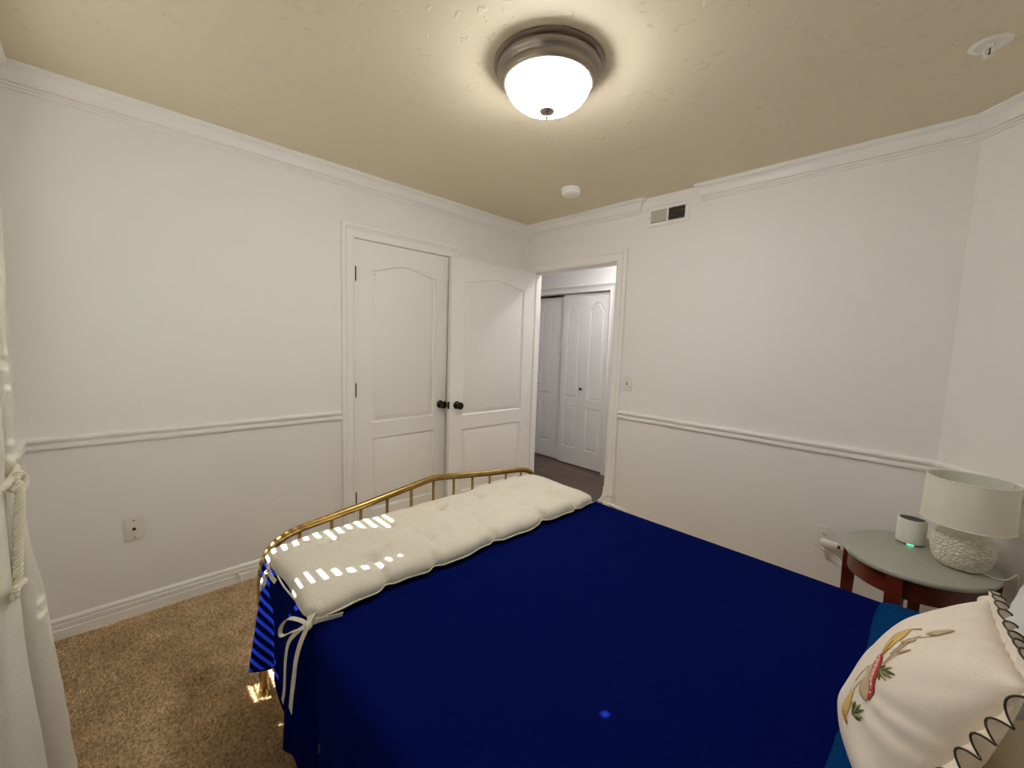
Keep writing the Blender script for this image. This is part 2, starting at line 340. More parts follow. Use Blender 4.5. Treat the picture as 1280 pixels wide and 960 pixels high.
CAS = [(0, 0), (0, .011), (.004, .014), (.010, .014), (.011, .009), (.015, .0085), (.022, .009), (.046, .012), (.052, .017), (.058, .018), (.059, .0135), (.062, .0135), (.063, .0215), (.067, .024), (.080, .024), (.087, .020), (.087, 0)]
def casing(org, ad, nd, w_, top, prof=CAS, bot=None):
    """org: inner bottom left point; ad along; nd out of the wall; bot: z below for a picture-frame casing"""
    org = Vector(org); ad = Vector(ad); nd = Vector(nd); Z = Vector((0, 0, 1)); V = []; F = []; m_ = len(prof)
    st = [(0, 0, -1, 0), (0, top, -1, 1), (w_, top, 1, 1), (w_, 0, 1, 0)]
    if bot is not None: st = [(0, 0, -1, -1), (0, top, -1, 1), (w_, top, 1, 1), (w_, 0, 1, -1)]
    for a, z, ua, uz in st:
        for u, o in prof: V.append(org+ad*(a+ua*u)+Z*(z+uz*u)+nd*o)
    nseg = 3 if bot is None else 4
    for s_ in range(nseg):
        t_ = (s_+1) % 4
        for i in range(m_): F.append((s_*m_+i, s_*m_+(i+1) % m_, t_*m_+(i+1) % m_, t_*m_+i))
    if bot is None: F += [tuple(range(m_)), tuple(range(3*m_, 4*m_))[::-1]]
    return MB().add(V, F)
def jamb(mb, a0, a1, top, d0, d1, along, t=.0199):
    bx = (lambda p0, p1, z0, z1: mb.box(p0, p1, d0, d1, z0, z1)) if along == 'x' else (lambda p0, p1, z0, z1: mb.box(d0, d1, p0, p1, z0, z1))
    bx(a0-t, a0, 0, top+t); bx(a1, a1+t, 0, top+t); bx(a0, a1, top, top+t); return mb
trim(jamb(casing((0, CL0, 0), (0, 1, 0), (1, 0, 0), CL1-CL0, CLT), CL0, CL1, CLT, -T, .0, 'y').box(-.055, -.04, CL0, CL0+.012, 0, CLT).box(-.055, -.04, CL1-.012, CL1, 0, CLT).box(-.055, -.04, CL0, CL1, CLT-.012, CLT), 'white moulded casing around the closet door', 'door casing')
trim(jamb(casing((DW0, 0, 0), (1, 0, 0), (0, -1, 0), DW1-DW0, DWT), DW0, DW1, DWT, 0.0, T, 'x').box(DW0, DW0+.012, .045, .08, 0, DWT).box(DW1-.012, DW1, .045, .08, 0, DWT).box(DW0, DW1, .045, .08, DWT-.012, DWT), 'white moulded casing and jamb around the open doorway', 'door casing')

# ------------------------------------------------------------ panel doors
def offset_loop(P, d):
    n = len(P); out = []
    for i in range(n):
        a, b, c = P[i-1], P[i], P[(i+1) % n]
        e1 = ((b[0]-a[0]), (b[1]-a[1])); e2 = ((c[0]-b[0]), (c[1]-b[1]))
        l1 = math.hypot(*e1); l2 = math.hypot(*e2); n1 = (-e1[1]/l1, e1[0]/l1); n2 = (-e2[1]/l2, e2[0]/l2)
        s_ = (n1[0]+n2[0], n1[1]+n2[1]); k = 2/(s_[0]**2+s_[1]**2)*1.0
        k = min(k, 2.5)
        out.append((b[0]+s_[0]*k*d, b[1]+s_[1]*k*d))
    return out
PROF = [(0, 0), (.001, -.003), (.005, -.0105), (.009, -.0135), (.015, -.0135), (.0165, -.0115), (.040, -.003), (.044, -.002)]
def panel_face(mb, w_, z0, z1, loops, y, sgn, sc_=1.0):
    """front face at y looking along -sgn*y ; loops are CCW in (x,z)"""
    outer = [(0, z0), (w_, z0), (w_, z1), (0, z1)]
    pts = [Vector((a, b, 0)) for a, b in outer]; lists = [pts]
    for L_ in loops: lists.append([Vector((a, b, 0)) for a, b in L_])
    tri = tessellate_polygon(lists); flat = [p for l in lists for p in l]
    mb.add([(p.x, y, p.y) for p in flat], [tuple(t) for t in tri])
    for L_ in loops:
        rings = [(offset_loop(L_, d*sc_) if d else L_, h) for d, h in PROF]; n = len(L_); V = []; F = []
        for P, h in rings: V += [(a, y-sgn*h, b) for a, b in P]
        for i in range(len(rings)-1):
            for k in range(n): F.append((i*n+k, i*n+(k+1) % n, (i+1)*n+(k+1) % n, (i+1)*n+k))
        capv = [Vector((a, b, 0)) for a, b in rings[-1][0]]; base = (len(rings)-1)*n
        F += [tuple(base+i for i in t) for t in tessellate_polygon([capv])]
        mb.add(V, F)
def rect(x0, x1, z0, z1): return [(x0, z0), (x1, z0), (x1, z1), (x0, z1)]
def arch(x0, x1, z0, zs, zp, kind='cathedral'):
    top = []
    N = 20
    for i in range(N+1):
        t = i/N; x = x1+(x0-x1)*t; c = abs(t-.5)*2
        if kind == 'cathedral':
            s_ = max(0, 1-c/.97); hgt = s_*s_*(3-2*s_)
            hgt = hgt**.8 if hgt > 0 else 0
        else:
            hgt = min(1, max(0, (1-c-.12)/.62))
        top.append((x, zs+(zp-zs)*hgt))
    return [(x0, z0), (x1, z0)]+top
def leaf(w_, z0, z1, th, loops, scl=1.0):
    mb = MB(); panel_face(mb, w_, z0, z1, loops, 0, 1, scl); panel_face(mb, w_, z0, z1, loops, th, -1, scl)
    mb.add([(0, 0, z0), (w_, 0, z0), (w_, th, z0), (0, th, z0), (0, 0, z1), (w_, 0, z1), (w_, th, z1), (0, th, z1)], [(0, 1, 2, 3), (4, 5, 6, 7), (0, 3, 7, 4), (1, 2, 6, 5)])
    return mb
def knob_mb(c, ax):
    return MB().lathe([(0, -.001), (.030, 0), (.031, .004), (.027, .008), (.012, .011), (.010, .022), (.011, .030), (.020, .036), (.027, .044), (.029, .052), (.026, .060), (.016, .066), (.010, .0665), (.009, .065), (0, .065)], 28, c, ax)
def door(name, loc, rot, w_, z1, arch_z, label, knob_x, knob_z, hinges=None, hx=0, z0=.012, both=False):
    mb = leaf(w_, z0, z1, .035, [arch(.118, w_-.112, .832, 1.862, 1.912), rect(.118, w_-.112, .215, .722)])
    o = empty(name, loc, label, 'door', kind='structure', rot=rot)
    mb.build('door_panel', M_door, o, auto=20)
    knob_mb((knob_x, 0, knob_z), (0, -1, 0)).build('door_knob', M_bronze, o, smooth=True)['label'] = 'dark bronze round knob'
    if both: knob_mb((knob_x, .035, knob_z), (0, 1, 0)).build('door_knob', M_bronze, o, smooth=True)
    ex = w_ if knob_x > w_/2 else 0
    MB().bbox(ex-.0012, ex+.0012, .004, .031, knob_z-.028, knob_z+.028, .0005).build('latch_plate', M_bronze, o)
    for z in hinges or []:
        h = MB().tube([(hx, -.005, z-.044), (hx, -.005, z+.044)], .0085, 12)
        h.box(hx-.001, hx+.0008, -.003, .03, z-.044, z+.044)
        for zz in (z-.047, z+.047): h.lathe([(0, -.004), (.005, -.003), (.005, .003), (0, .004)], 10, (hx, -.004, zz))
        h.build('hinge', M_bronze, o, auto=40)
    return o
door('door_1', (-.002, CL0+.004, 0), PI/2, CL1-CL0-.008, 2.040, 0, 'white arched-panel closet door, shut, in the left wall', .672, .918, (1.82, 1.063, .32), -.001)
door('door_2', (.103, -.883, 0), math.radians(88.2), .858, 2.030, 0, 'white arched-panel bedroom door swung open against the left wall', .062, .918, None, .862, both=False)
MB_ = None

# ------------------------------------------------------------ hall
HY = 1.10
S(MB().box(-1.55, -1.12, HY, HY+.1, 0, H).box(.19, 1.75, HY, HY+.1, 0, H).box(-1.12, .19, HY, HY+.1, 2.0, H), 'wall_hall', M_hallwall, 'hall wall above and beside the white sliding doors', 'wall')
S(MB().box(-1.65, -1.55, T, HY+.1, 0, H).box(1.75, 1.85, T, HY+.1, 0, H).box(-1.65, -T, T-.1, T-.0, 0, H), 'wall_hall_ends', M_hallwall, 'end walls of the hall beyond the doorway', 'wall')
S(MB().box(-1.65, 1.85, T, HY+.75, H, H+.1), 'ceiling_hall', M_hallwall, 'white hall ceiling', 'ceiling')
S(MB().box(-1.2, -1.12, HY+.1, HY+.65, 0, H).box(.19, .27, HY+.1, HY+.65, 0, H).box(-1.2, .27, HY+.6, HY+.65, 0, H), 'wall_hall_closet', M_hallwall, 'inside walls of the hall closet', 'wall')
S(MB().box(-6, 9, -14, YD-T-.001, -.5, -.3), 'ground', mat('pale_bounce_concrete', (.3, .29, .27), .9), 'pale ground outside the window, added unseen to bounce sunlight in', 'ground')  # unseen slab added to bounce sunlight up at the blind and ceiling
fl = S(MB().box(-1.65, 1.85, .06, HY+.65, -.1, -.004), 'floor_hall', M_plank, 'dark brown wood plank floor in the hall', 'floor')
rows = [(.061+.178*i, .061+.178*(i+1)) for i in range(9)]
for i, (a, b) in enumerate(rows):
    xs = [-1.6, -1.6+.35+.37*((i*7) % 3)]
    while xs[-1] < 1.8: xs.append(min(1.8, xs[-1]+1.22))
    for x0, x1 in zip(xs[:-1], xs[1:]):
        MB().bbox(x0+.0007, x1-.0007, a+.0007, b-.0007, -.004, .004, .001).build('plank', M_plank, fl)
trim(casing((-1.12, HY, 0), (1, 0, 0), (0, -1, 0), 1.31, 2.0), 'white casing around the hall sliding doors', 'door casing', mt=M_halldoor)
def hdoor(name, x0, x1, y, cols, z1, kx, label):
    o = empty(name, (x0, y, 0), label, 'door', kind='structure')
    L_ = []
    for a, b in cols: L_ += [arch(a-x0, b-x0, .80, 1.805, 1.885, 'gothic'), rect(a-x0, b-x0, .215, .70)]
    leaf(x1-x0, .015, z1, .03, L_, .55).build('door_panel', M_halldoor, o, auto=20)
    MB().lathe([(0, 0), (.008, 0), (.006, .012), (.014, .018), (.017, .025), (.012, .032), (0, .033)], 16, (kx-x0, 0, .915), (0, -1, 0)).build('door_knob', M_bronze, o, smooth=True)
    return o
hdoor('door_3', -.4525, .185, HY+.025, ((-.387, -.208), (-.070, .115)), 1.991, -.147, 'right-hand white sliding closet door in the hall, lapping the other')
hdoor('door_4', -1.115, -.41, HY+.062, ((-1.05, -.885), (-.81, -.645)), 1.970, -.850, 'left-hand white sliding closet door in the hall, set farther back')
h = empty('hall_ceiling_light', (.62, .62, H), 'small round hall ceiling light beyond the doorway', 'light')
part(MB().lathe([(.12, 0), (.12, -.02), (.11, -.025)], 32, (.62, .62, H)), 'base', M_white, h, auto=30)
part(MB().lathe([(.108, -.024), (.09, -.05), (.05, -.066), (0, -.07)], 32, (.62, .62, H)), 'glass_dome', mat('hall_lamp_glass', (.9, .9, .9), .3, emis=((1, .95, .93), HALL_E)), h, smooth=True)

# ------------------------------------------------------------ window with blind (mostly behind the camera side)
wf = MB(); t_ = .045
for a in ((WX0, WX0+t_, WZ0, WZ1), (WX1-t_, WX1, WZ0, WZ1), (WX0, WX1, WZ0, WZ0+t_), (WX0, WX1, WZ1-t_, WZ1)): wf.box(a[0], a[1], YD-.11, YD-.07, a[2], a[3])
win = tag(wf.build('window_1', M_trim), 'white framed window behind the blind and curtains', 'window', kind='structure')
MB().box(WX0+t_, WX1-t_, YD-.093, YD-.089, WZ0+t_, WZ1-t_).build('pane', M_glass, win)
trim(casing((WX0, YD, WZ0), (1, 0, 0), (0, 1, 0), WX1-WX0, WZ1-WZ0, bot=1), 'white casing around the window', 'window casing')
bl = empty('window_blind', (1.7, YD-.04, WZ1), 'white horizontal slat blind, closed, inside the window', 'blind')
part(MB().bbox(WX0+.03, WX1-.01, YD-.062, YD-.015, WZ1-.05, WZ1-.004, .003), 'head_rail', M_white, bl)
zz = WZ0+.05; tilt = math.radians(62); slat_i = 0

while zz < WZ1-.07:
    cuts = [(.506, .985-.20*(zz-.8)+.02*math.sin(zz*40), .0325)]  # slat notches shaped to let sun stripes through onto bed and carpet
    if zz < .78: cuts = [(.655, .755, .045), (.90, .93, .032)]
    if 1.25 < zz < 1.75: cuts.append((1.085-.02*math.sin(zz*23), 1.16+.025*math.sin(zz*31), .0305+.003*math.sin(zz*17)))
    if 1.70 < zz < 1.745: cuts.append((1.86, 1.875, .034))
    V = []; F = []; slat_i += 1
    xs = sorted(set([WX0+.045, WX1-.015]+[c for a in cuts for c in a[:2]]))
    for x in xs: pass
    mb = MB()
    for xa, xb in zip(xs[:-1], xs[1:]):
        cut = 0
        for a, b, w2 in cuts:
            if xa >= a-1e-6 and xb <= b+1e-6: cut = w2
        wA, wB = -.025, .025-cut if cut else .025
        va = []
        for x in (xa, xb):
            for u in (wA, (wA+wB)/2, wB):
                crown = .002*(1-(u/.025)**2)
                yy = u*math.cos(tilt)+crown*math.sin(tilt); z_ = u*math.sin(tilt)-crown*math.cos(tilt)
                va.append((x, YD-.04+yy, zz+z_)); 
        top = [Vector(v) for v in va]; off = Vector((0, -math.sin(tilt), math.cos(tilt)))*.0025
        bot = [v+off for v in top]
        mb.add(top+bot, [(0, 1, 4, 3), (1, 2, 5, 4), (9, 10, 7, 6), (10, 11, 8, 7), (0, 3, 9, 6), (2, 8, 11, 5), (0, 6, 7, 1), (1, 7, 8, 2), (3, 4, 10, 9), (4, 5, 11, 10)])
    part(mb, 'slat', M_slat, bl)
    zz += .0425
part(MB().bbox(WX0+.045, WX1-.015, YD-.06, YD-.025, WZ0+.006, WZ0+.022, .003), 'bottom_rail', M_white, bl)
sill = trim(MB().bbox(WX0-.06, WX1+.06, YD-.07, YD+.045, WZ0-.025, WZ0, .004), 'white window sill', 'sill')

# curtains
def curtain(name, xl, xr, ztop, zbot, nf, yfun, ampf, label, phase=0):
    N = 160; K = 60; V = []; F = []
    for kz in range(K+1):
        z = zbot+(ztop-zbot)*kz/K
        a, b = xl(z), xr(z)
        for i in range(N+1):
            u = i/N; ph = 2*PI*nf*u+phase
            amp = ampf(z)
            x = a+(b-a)*u+.35*(b-a)/nf/2/PI*math.sin(2*ph)*1.2
            y = yfun(z)+amp*math.cos(ph)+.004*mnoise.noise(Vector((x*9, z*5, 1)))
            if z < .5: y += .008*mnoise.noise(Vector((x*8, z*14, 3)))*(1-z/.5)
            V.append((x, y, z))
    for kz in range(K):
        for i in range(N): F.append((kz*(N+1)+i, kz*(N+1)+i+1, (kz+1)*(N+1)+i+1, (kz+1)*(N+1)+i))
    return V, F
def lerp(z, tab):
    for (z0, v0), (z1, v1) in zip(tab[:-1], tab[1:]):
        if z <= z1: t = max(0, (z-z0)/(z1-z0)); return v0+(v1-v0)*t
    return tab[-1][1]
ct = empty('curtain', (1.3, -2.92, 0), 'off-white linen curtain gathered by a rope tieback at the left edge', 'curtain', 'linen curtains at the window')
def cur_part(nm, args, par, smooth=True):
    V, F = curtain(*args); o = part(MB().add(V, F), nm, M_curtain, par, smooth=True)
    md = o.modifiers.new('s', 'SOLIDIFY'); md.thickness = .002; return o
XL = [(0, .88), (.31, .92), (.5, .94), (.72, 1.00), (.96, 1.12), (1.04, 1.13), (1.15, 1.188), (1.28, 1.193), (1.42, 1.185), (1.6, 1.126), (2.2, 1.05)]
XR = [(0, 1.58), (.5, 1.56), (.9, 1.46), (1.07, 1.38), (1.2, 1.42), (1.6, 1.46), (2.2, 1.50)]
CRS = [(0, -2.865), (.31, -2.878), (.5, -2.888), (.72, -2.898), (1.07, -2.908), (1.15, -2.90), (2.2, -2.90)]
AM = [(0, .036), (.5, .034), (.95, .020), (1.07, .012), (1.18, .022), (2.2, .028)]
cur_part('fabric', ('c', lambda z: lerp(z, XL), lambda z: lerp(z, XR), 2.17, .012, 1.55, lambda z: lerp(z, CRS)-lerp(z, AM), lambda z: lerp(z, AM), ''), ct)
c2 = empty('curtain', (2.1, -2.93, 0), 'unseen off-white linen curtain added to block sun at the right part of the window', 'curtain', 'linen curtains at the window')  # panel added out of view to keep sun off the rest of the bed
cur_part('fabric', ('c', lambda z: 2.02, lambda z: 2.64, 2.17, .012, 7, lambda z: -2.95, lambda z: .022, ''), c2)
rod = empty('curtain_rod', (1.7, -2.93, 2.2), 'dark curtain rod above the window', 'curtain rod')
part(MB().tube([(.98, -2.93, 2.185), (2.75, -2.93, 2.185)], .011, 12), 'rod', M_bronze, rod, auto=40)
for x in (.98, 2.75): part(MB().lathe([(0, -.03), (.015, -.025), (.021, 0), (.015, .025), (0, .03)], 16, (x, -2.93, 2.185), (1, 0, 0)), 'finial', M_bronze, rod, smooth=True)
for x in (1.02, 2.70): part(MB().bbox(x-.01, x+.01, YD, -2.92, 2.17, 2.182, .002).bbox(x-.015, x+.015, YD-.0, YD+.006, 2.14, 2.21, .002), 'bracket', M_bronze, rod)
def rope_mb(path, R=.0055, r=.0052, pitch=.028, seg=7):
    mb = MB(); P = [Vector(p) for p in path]; L = [0]
    for a, b in zip(P[:-1], P[1:]): L.append(L[-1]+(b-a).length)
    n = int(L[-1]/.0035)+2; pts = []; 
    for i in range(n):
        s_ = L[-1]*i/(n-1); k = max(0, min(len(P)-2, next((q_ for q_ in range(len(L)-1) if L[q_+1] >= s_-1e-9), len(P)-2)))
        t = (s_-L[k])/max(1e-9, L[k+1]-L[k]); pts.append((P[k].lerp(P[k+1], t), s_))
    nrm = None; fr = []
    for i, (p, s_) in enumerate(pts):
        t = (pts[min(i+1, n-1)][0]-pts[max(i-1, 0)][0]).normalized()
        if nrm is None: nrm = t.orthogonal().normalized()
        nrm = (nrm-t*nrm.dot(t)).normalized(); fr.append((p, nrm.copy(), t.cross(nrm), s_))
    for k in range(3):
        mb.tube([p+(a*math.cos(2*PI*(s_/pitch+k/3))+b*math.sin(2*PI*(s_/pitch+k/3)))*R for p, a, b, s_ in fr], r, seg)
    return mb
tb = empty('rope_tieback', (1.32, -2.9, 1.06), 'twisted cream cotton rope tieback knotted round the curtain', 'tieback')
band = []
for i in range(29):
    a = 2*PI*i/28; band.append((1.255+.135*math.cos(a), -2.922+.024*math.sin(a), 1.065+.012*math.sin(a)))
part(rope_mb(band, .0042, .0042), 'rope_loop', M_rope, tb, smooth=True)
part(rope_mb(smooth_path([(1.300, -2.896, 1.068), (1.275, -2.888, 1.083), (1.262, -2.884, 1.072), (1.272, -2.882, 1.055), (1.300, -2.886, 1.052), (1.32, -2.896, 1.064)], 6), .0040, .0040), 'rope_knot', M_rope, tb, smooth=True)
part(rope_mb(smooth_path([(1.300, -2.888, 1.072), (1.318, -2.884, 1.05), (1.325, -2.888, 1.0), (1.333, -2.892, .93), (1.340, -2.896, .865)], 6), .0046, .0044), 'rope_tail', M_rope, tb, smooth=True)
part(rope_mb(smooth_path([(1.42, -2.890, .880), (1.35, -2.888, .862), (1.325, -2.890, .855), (1.330, -2.898, .846), (1.39, -2.896, .852)], 6), .0040, .0040).lathe([(0, -.012), (.009, -.008), (.011, .002), (.008, .012), (0, .014)], 14, (1.340, -2.895, .856)), 'rope_end_knot', M_rope, tb, smooth=True)
pf = empty('black_box', (.31, YD, 1.42), 'narrow black box on the window wall, just showing past the curtain edge', 'box')
part(MB().bbox(.287, .345, YD, YD+.02, 1.362, 1.52, .002), 'casing', M_black, pf, auto=30)
part(MB().bbox(.295, .337, YD+.019, YD+.0215, 1.40, 1.51, .0008), 'face', M_hole, pf)

# ------------------------------------------------------------ ceiling fittings
CX, CY = 1.555, -1.51
lt = empty('ceiling_light', (CX, CY, H), 'round flush ceiling light with brushed nickel rim and lit frosted glass bowl', 'ceiling light')
part(MB().lathe([(.195, 0), (.204, -.003), (.205, -.010), (.199, -.0125), (.190, -.013), (.190, -.018), (.194, -.022), (.193, -.030), (.186, -.038), (.178, -.043), (.176, -.048), (.178, -.052), (.176, -.062), (.170, -.070), (.164, -.073), (.159, -.072), (.157, -.068), (.155, -.02)], 72, (CX, CY, H), caps=False), 'rim', M_nickel, lt, auto=50)
part(MB().lathe([(.156, -.064), (.157, -.074), (.152, -.090), (.138, -.110), (.112, -.130), (.078, -.145), (.040, -.153), (.004, -.156)], 72, (CX, CY, H)), 'glass_bowl', M_lampglass, lt, smooth=True)
part(MB().lathe([(0, -.152), (.024, -.153), (.030, -.157), (.027, -.163), (.012, -.167), (.009, -.172), (.006, -.176), (.007, -.181), (.004, -.187), (0, -.189)], 28, (CX, CY, H)), 'finial', M_nickel, lt, smooth=True)
sm = empty('smoke_alarm', (.868, -.487, H), 'round white smoke alarm on the ceiling near the doorway', 'smoke alarm')
part(MB().lathe([(.062, 0), (.066, -.002), (.067, -.014), (.064, -.020), (.061, -.021), (.061, -.024), (.064, -.026), (.063, -.036), (.056, -.043), (.040, -.046), (.018, -.047), (0, -.047)], 40, (.868, -.487, H)), 'housing', M_white, sm, auto=35)
part(MB().lathe([(0, -.046), (.016, -.047), (.015, -.050), (0, -.0505)], 20, (.878, -.502, H)), 'test_button', M_plate, sm, smooth=True)
sp = empty('sprinkler_head', (2.690, -.612, H), 'cream fire sprinkler head with round plate on the ceiling at the right', 'sprinkler')
SP = (2.690, -.612, H)
part(MB().lathe([(.050, 0), (.052, -.002), (.048, -.005), (.036, -.006), (.031, -.003), (.024, -.001), (.012, -.001)], 40, SP), 'cover_plate', M_white, sp, auto=35)
fb = MB().lathe([(.011, 0), (.011, -.010), (.008, -.013)], 20, SP)
for s_ in (-1, 1): fb.tube([(SP[0]+s_*.009, SP[1], H-.008), (SP[0]+s_*.014, SP[1], H-.020), (SP[0]+s_*.011, SP[1], H-.032), (SP[0], SP[1], H-.040)], .0022, 8)
part(fb, 'frame_arms', M_plate, sp, auto=40)
part(MB().tube([(SP[0], SP[1], H-.012), (SP[0], SP[1], H-.036)], .0022, 8), 'bulb', M_hole, sp, smooth=True)
df = MB().lathe([(0, -.040), (.009, -.0405), (.009, -.0415), (0, -.042)], 20, SP)
for i in range(10):
    a = 2*PI*i/10; df.box(-.0022, .0022, .008, .0145, -.042, -.0408); vv = df.v[-8:]
    for v in vv: x, y = v.x, v.y; v.x = SP[0]+x*math.cos(a)-y*math.sin(a); v.y = SP[1]+x*math.sin(a)+y*math.cos(a); v.z += H
part(df, 'deflector', M_plate, sp, auto=40)

# ------------------------------------------------------------ vent, switch, outlets on walls
vt = empty('wall_vent', (1.3125, 0, 2.305), 'white air vent grille high on the wall beside the doorway, half its louvres open', 'vent')
X0, X1, Z0, Z1 = 1.166, 1.457, 2.236, 2.370
fr = casing((X0+.026, 0, Z0+.026), (1, 0, 0), (0, -1, 0), X1-X0-.052, Z1-Z0-.052, [(0, .001), (0, .009), (.003, .010), (.020, .0085), (.026, .003), (.026, 0)], bot=1)
fr.bbox(1.307, 1.318, -.009, -.001, Z0+.0262, Z1-.0262, .001)
part(fr, 'frame', M_trim, vt, auto=30)
part(MB().box(X0+.02, X1-.02, -.0012, -.0005, Z0+.02, Z1-.02), 'duct_shade', M_hole, vt)  # flat near-black sheet painted as the shade behind the louvres
for k in range(8):
    z = Z0+.031+k*.0103
    part(MB().add([(X0+.026, -.0058, z), (1.307, -.0058, z), (1.307, -.0046, z+.0100), (X0+.026, -.0046, z+.0100), (X0+.026, -.0048, z), (1.307, -.0048, z), (1.307, -.0036, z+.0100), (X0+.026, -.0036, z+.0100)], [(0, 1, 2, 3), (7, 6, 5, 4), (0, 4, 5, 1), (3, 2, 6, 7), (0, 3, 7, 4), (1, 5, 6, 2)]), 'louvre', M_louvre, vt)
for k in range(5):
    z = Z0+.033+k*.0165
    part(MB().add([(1.318, -.0058, z), (X1-.026, -.0058, z), (X1-.026, -.0018, z+.004), (1.318, -.0018, z+.004), (1.318, -.0058, z+.0012), (X1-.026, -.0058, z+.0012), (X1-.026, -.0018, z+.0052), (1.318, -.0018, z+.0052)], [(0, 1, 2, 3), (7, 6, 5, 4), (0, 4, 5, 1), (3, 2, 6, 7), (0, 3, 7, 4), (1, 5, 6, 2)]), 'louvre', M_nickel, vt)
part(MB().bbox(1.446, 1.449, -.014, -.004, 2.30, 2.318, .001), 'lever', M_trim, vt)
for x, z in ((X0+.008, 2.303), (X1-.008, 2.303)): part(MB().lathe([(0, 0), (.004, 0), (.003, .0015), (0, .002)], 10, (x, -.0095, z), (0, -1, 0)), 'screw', M_alum, vt)

ls = empty('light_switch', (1.085, 0, 1.145), 'white toggle light switch plate right of the doorway', 'light switch')
part(MB().bbox(1.047, 1.123, -.006, 0, 1.087, 1.203, .0025), 'plate', M_plate, ls, auto=30)
part(MB().box(1.080, 1.090, -.0068, -.005, 1.133, 1.157), 'slot', M_hole, ls)
part(MB().bbox(1.0815, 1.0885, -.018, -.005, 1.145, 1.156, .002), 'toggle', M_plate, ls)
for z in (1.115, 1.175): part(MB().lathe([(0, 0), (.0032, 0), (.0025, .001), (0, .0014)], 10, (1.085, -.006, z), (0, -1, 0)), 'screw', M_alum, ls)

cx = empty('cable_outlet', (0, -2.682, .441), 'square white wall plate with a coaxial cable socket low on the left wall', 'wall plate')
part(MB().bbox(0, .006, -2.717, -2.647, .384, .498, .0025), 'plate', M_plate, cx, auto=30)
part(MB().lathe([(.0075, 0), (.0075, .003), (.0050, .003), (.0050, .010), (0, .010)], 12, (.006, -2.682, .441), (1, 0, 0)), 'socket', M_hole, cx, auto=30)
for z in (.399, .483): part(MB().lathe([(0, 0), (.0032, 0), (.0025, .001), (0, .0014)], 10, (.006, -2.682, z), (1, 0, 0)), 'screw', M_bronze, cx)

OX, OZ = 2.330, .422
ol = empty('power_outlet', (OX, 0, OZ), 'white power outlet plate low on the wall beside the bedside table', 'outlet')
part(MB().bbox(OX-.042, OX+.042, -.006, 0, OZ-.060, OZ+.060, .0025), 'plate', M_plate, ol, auto=30)
for dz in (.020, -.020):
    f = part(MB().lathe([(0, 0), (.0168, 0), (.0168, .0015), (.016, .002), (0, .002)], 24, (OX, -.006, OZ+dz), (0, -1, 0)), 'socket', M_plate, ol, auto=30)
    part(MB().box(OX-.0075, OX-.0055, -.0088, -.0078, OZ+dz-.002, OZ+dz+.007).box(OX+.0055, OX+.0075, -.0088, -.0078, OZ+dz-.002, OZ+dz+.006).lathe([(0, 0), (.0026, 0), (.0026, .001), (0, .001)], 10, (OX, -.0078, OZ+dz-.007), (0, -1, 0)), 'slots', M_hole, f)
pl = empty('charger_plug', (OX, -.01, OZ-.02), 'white charger plugged into the lower socket, pointing toward the table', 'charger')
part(MB().tube([(OX-.014, -.031, OZ-.014), (OX-.010, -.031, OZ-.0145), (OX+.055, -.031, OZ-.019), (OX+.060, -.031, OZ-.0195)], [.017, .0205, .0205, .017], 20), 'body', M_white, pl, auto=40)
part(MB().tube([(OX+.059, -.031, OZ-.0195), (OX+.072, -.031, OZ-.021)], [.008, .006], 12), 'connector', M_hole, pl, auto=40)
part(MB().tube(smooth_path([(OX+.071, -.031, OZ-.021), (OX+.095, -.034, OZ-.045), (OX+.10, -.03, OZ-.12), (OX+.12, -.04, .15), (OX+.2, -.06, .04)], 6), .0028, 8), 'cord', M_white, pl, smooth=True)
pl2 = empty('lamp_plug', (OX, -.01, OZ-.03), 'flat white plug and cord hanging under the charger', 'plug')
part(MB().bbox(OX-.012, OX+.012, -.052, -.0085, OZ-.052, OZ-.038, .003), 'plug', M_plate, pl2, auto=40)
part(MB().tube(smooth_path([(OX+.0, -.051, OZ-.045), (OX+.03, -.058, OZ-.050), (OX+.065, -.055, OZ-.062), (OX+.09, -.06, OZ-.09), (OX+.11, -.06, OZ-.16), (OX+.115, -.05, .10), (OX+.12, -.05, .02)], 6), .0028, 8), 'cord', M_plate, pl2, smooth=True)

ds = empty('door_stop', (.0145, -2.262, .058), 'small spring door stop with a white tip on the left baseboard', 'door stop')
A0 = Vector((.0145, -2.264, .062)); A1 = Vector((.085, -2.258, .036)); dx_ = (A1-A0).normalized(); e1 = dx_.orthogonal().normalized(); e2 = dx_.cross(e1)
part(MB().tube([A0+dx_*(t*.060)+(e1*math.cos(t*2*PI*16)+e2*math.sin(t*2*PI*16))*(.0055-.0015*t) for t in [i/192 for i in range(193)]], .0012, 5), 'spring', M_plate, ds, smooth=True)
part(MB().lathe([(0, 0), (.009, 0), (.009, .004), (.006, .006), (0, .006)], 14, A0, dx_), 'base', M_plate, ds, auto=30)
part(MB().lathe([(0, 0), (.006, 0), (.0075, .006), (.007, .014), (.004, .017), (0, .017)], 14, A0+dx_*.058, dx_), 'tip', M_white, ds, smooth=True)

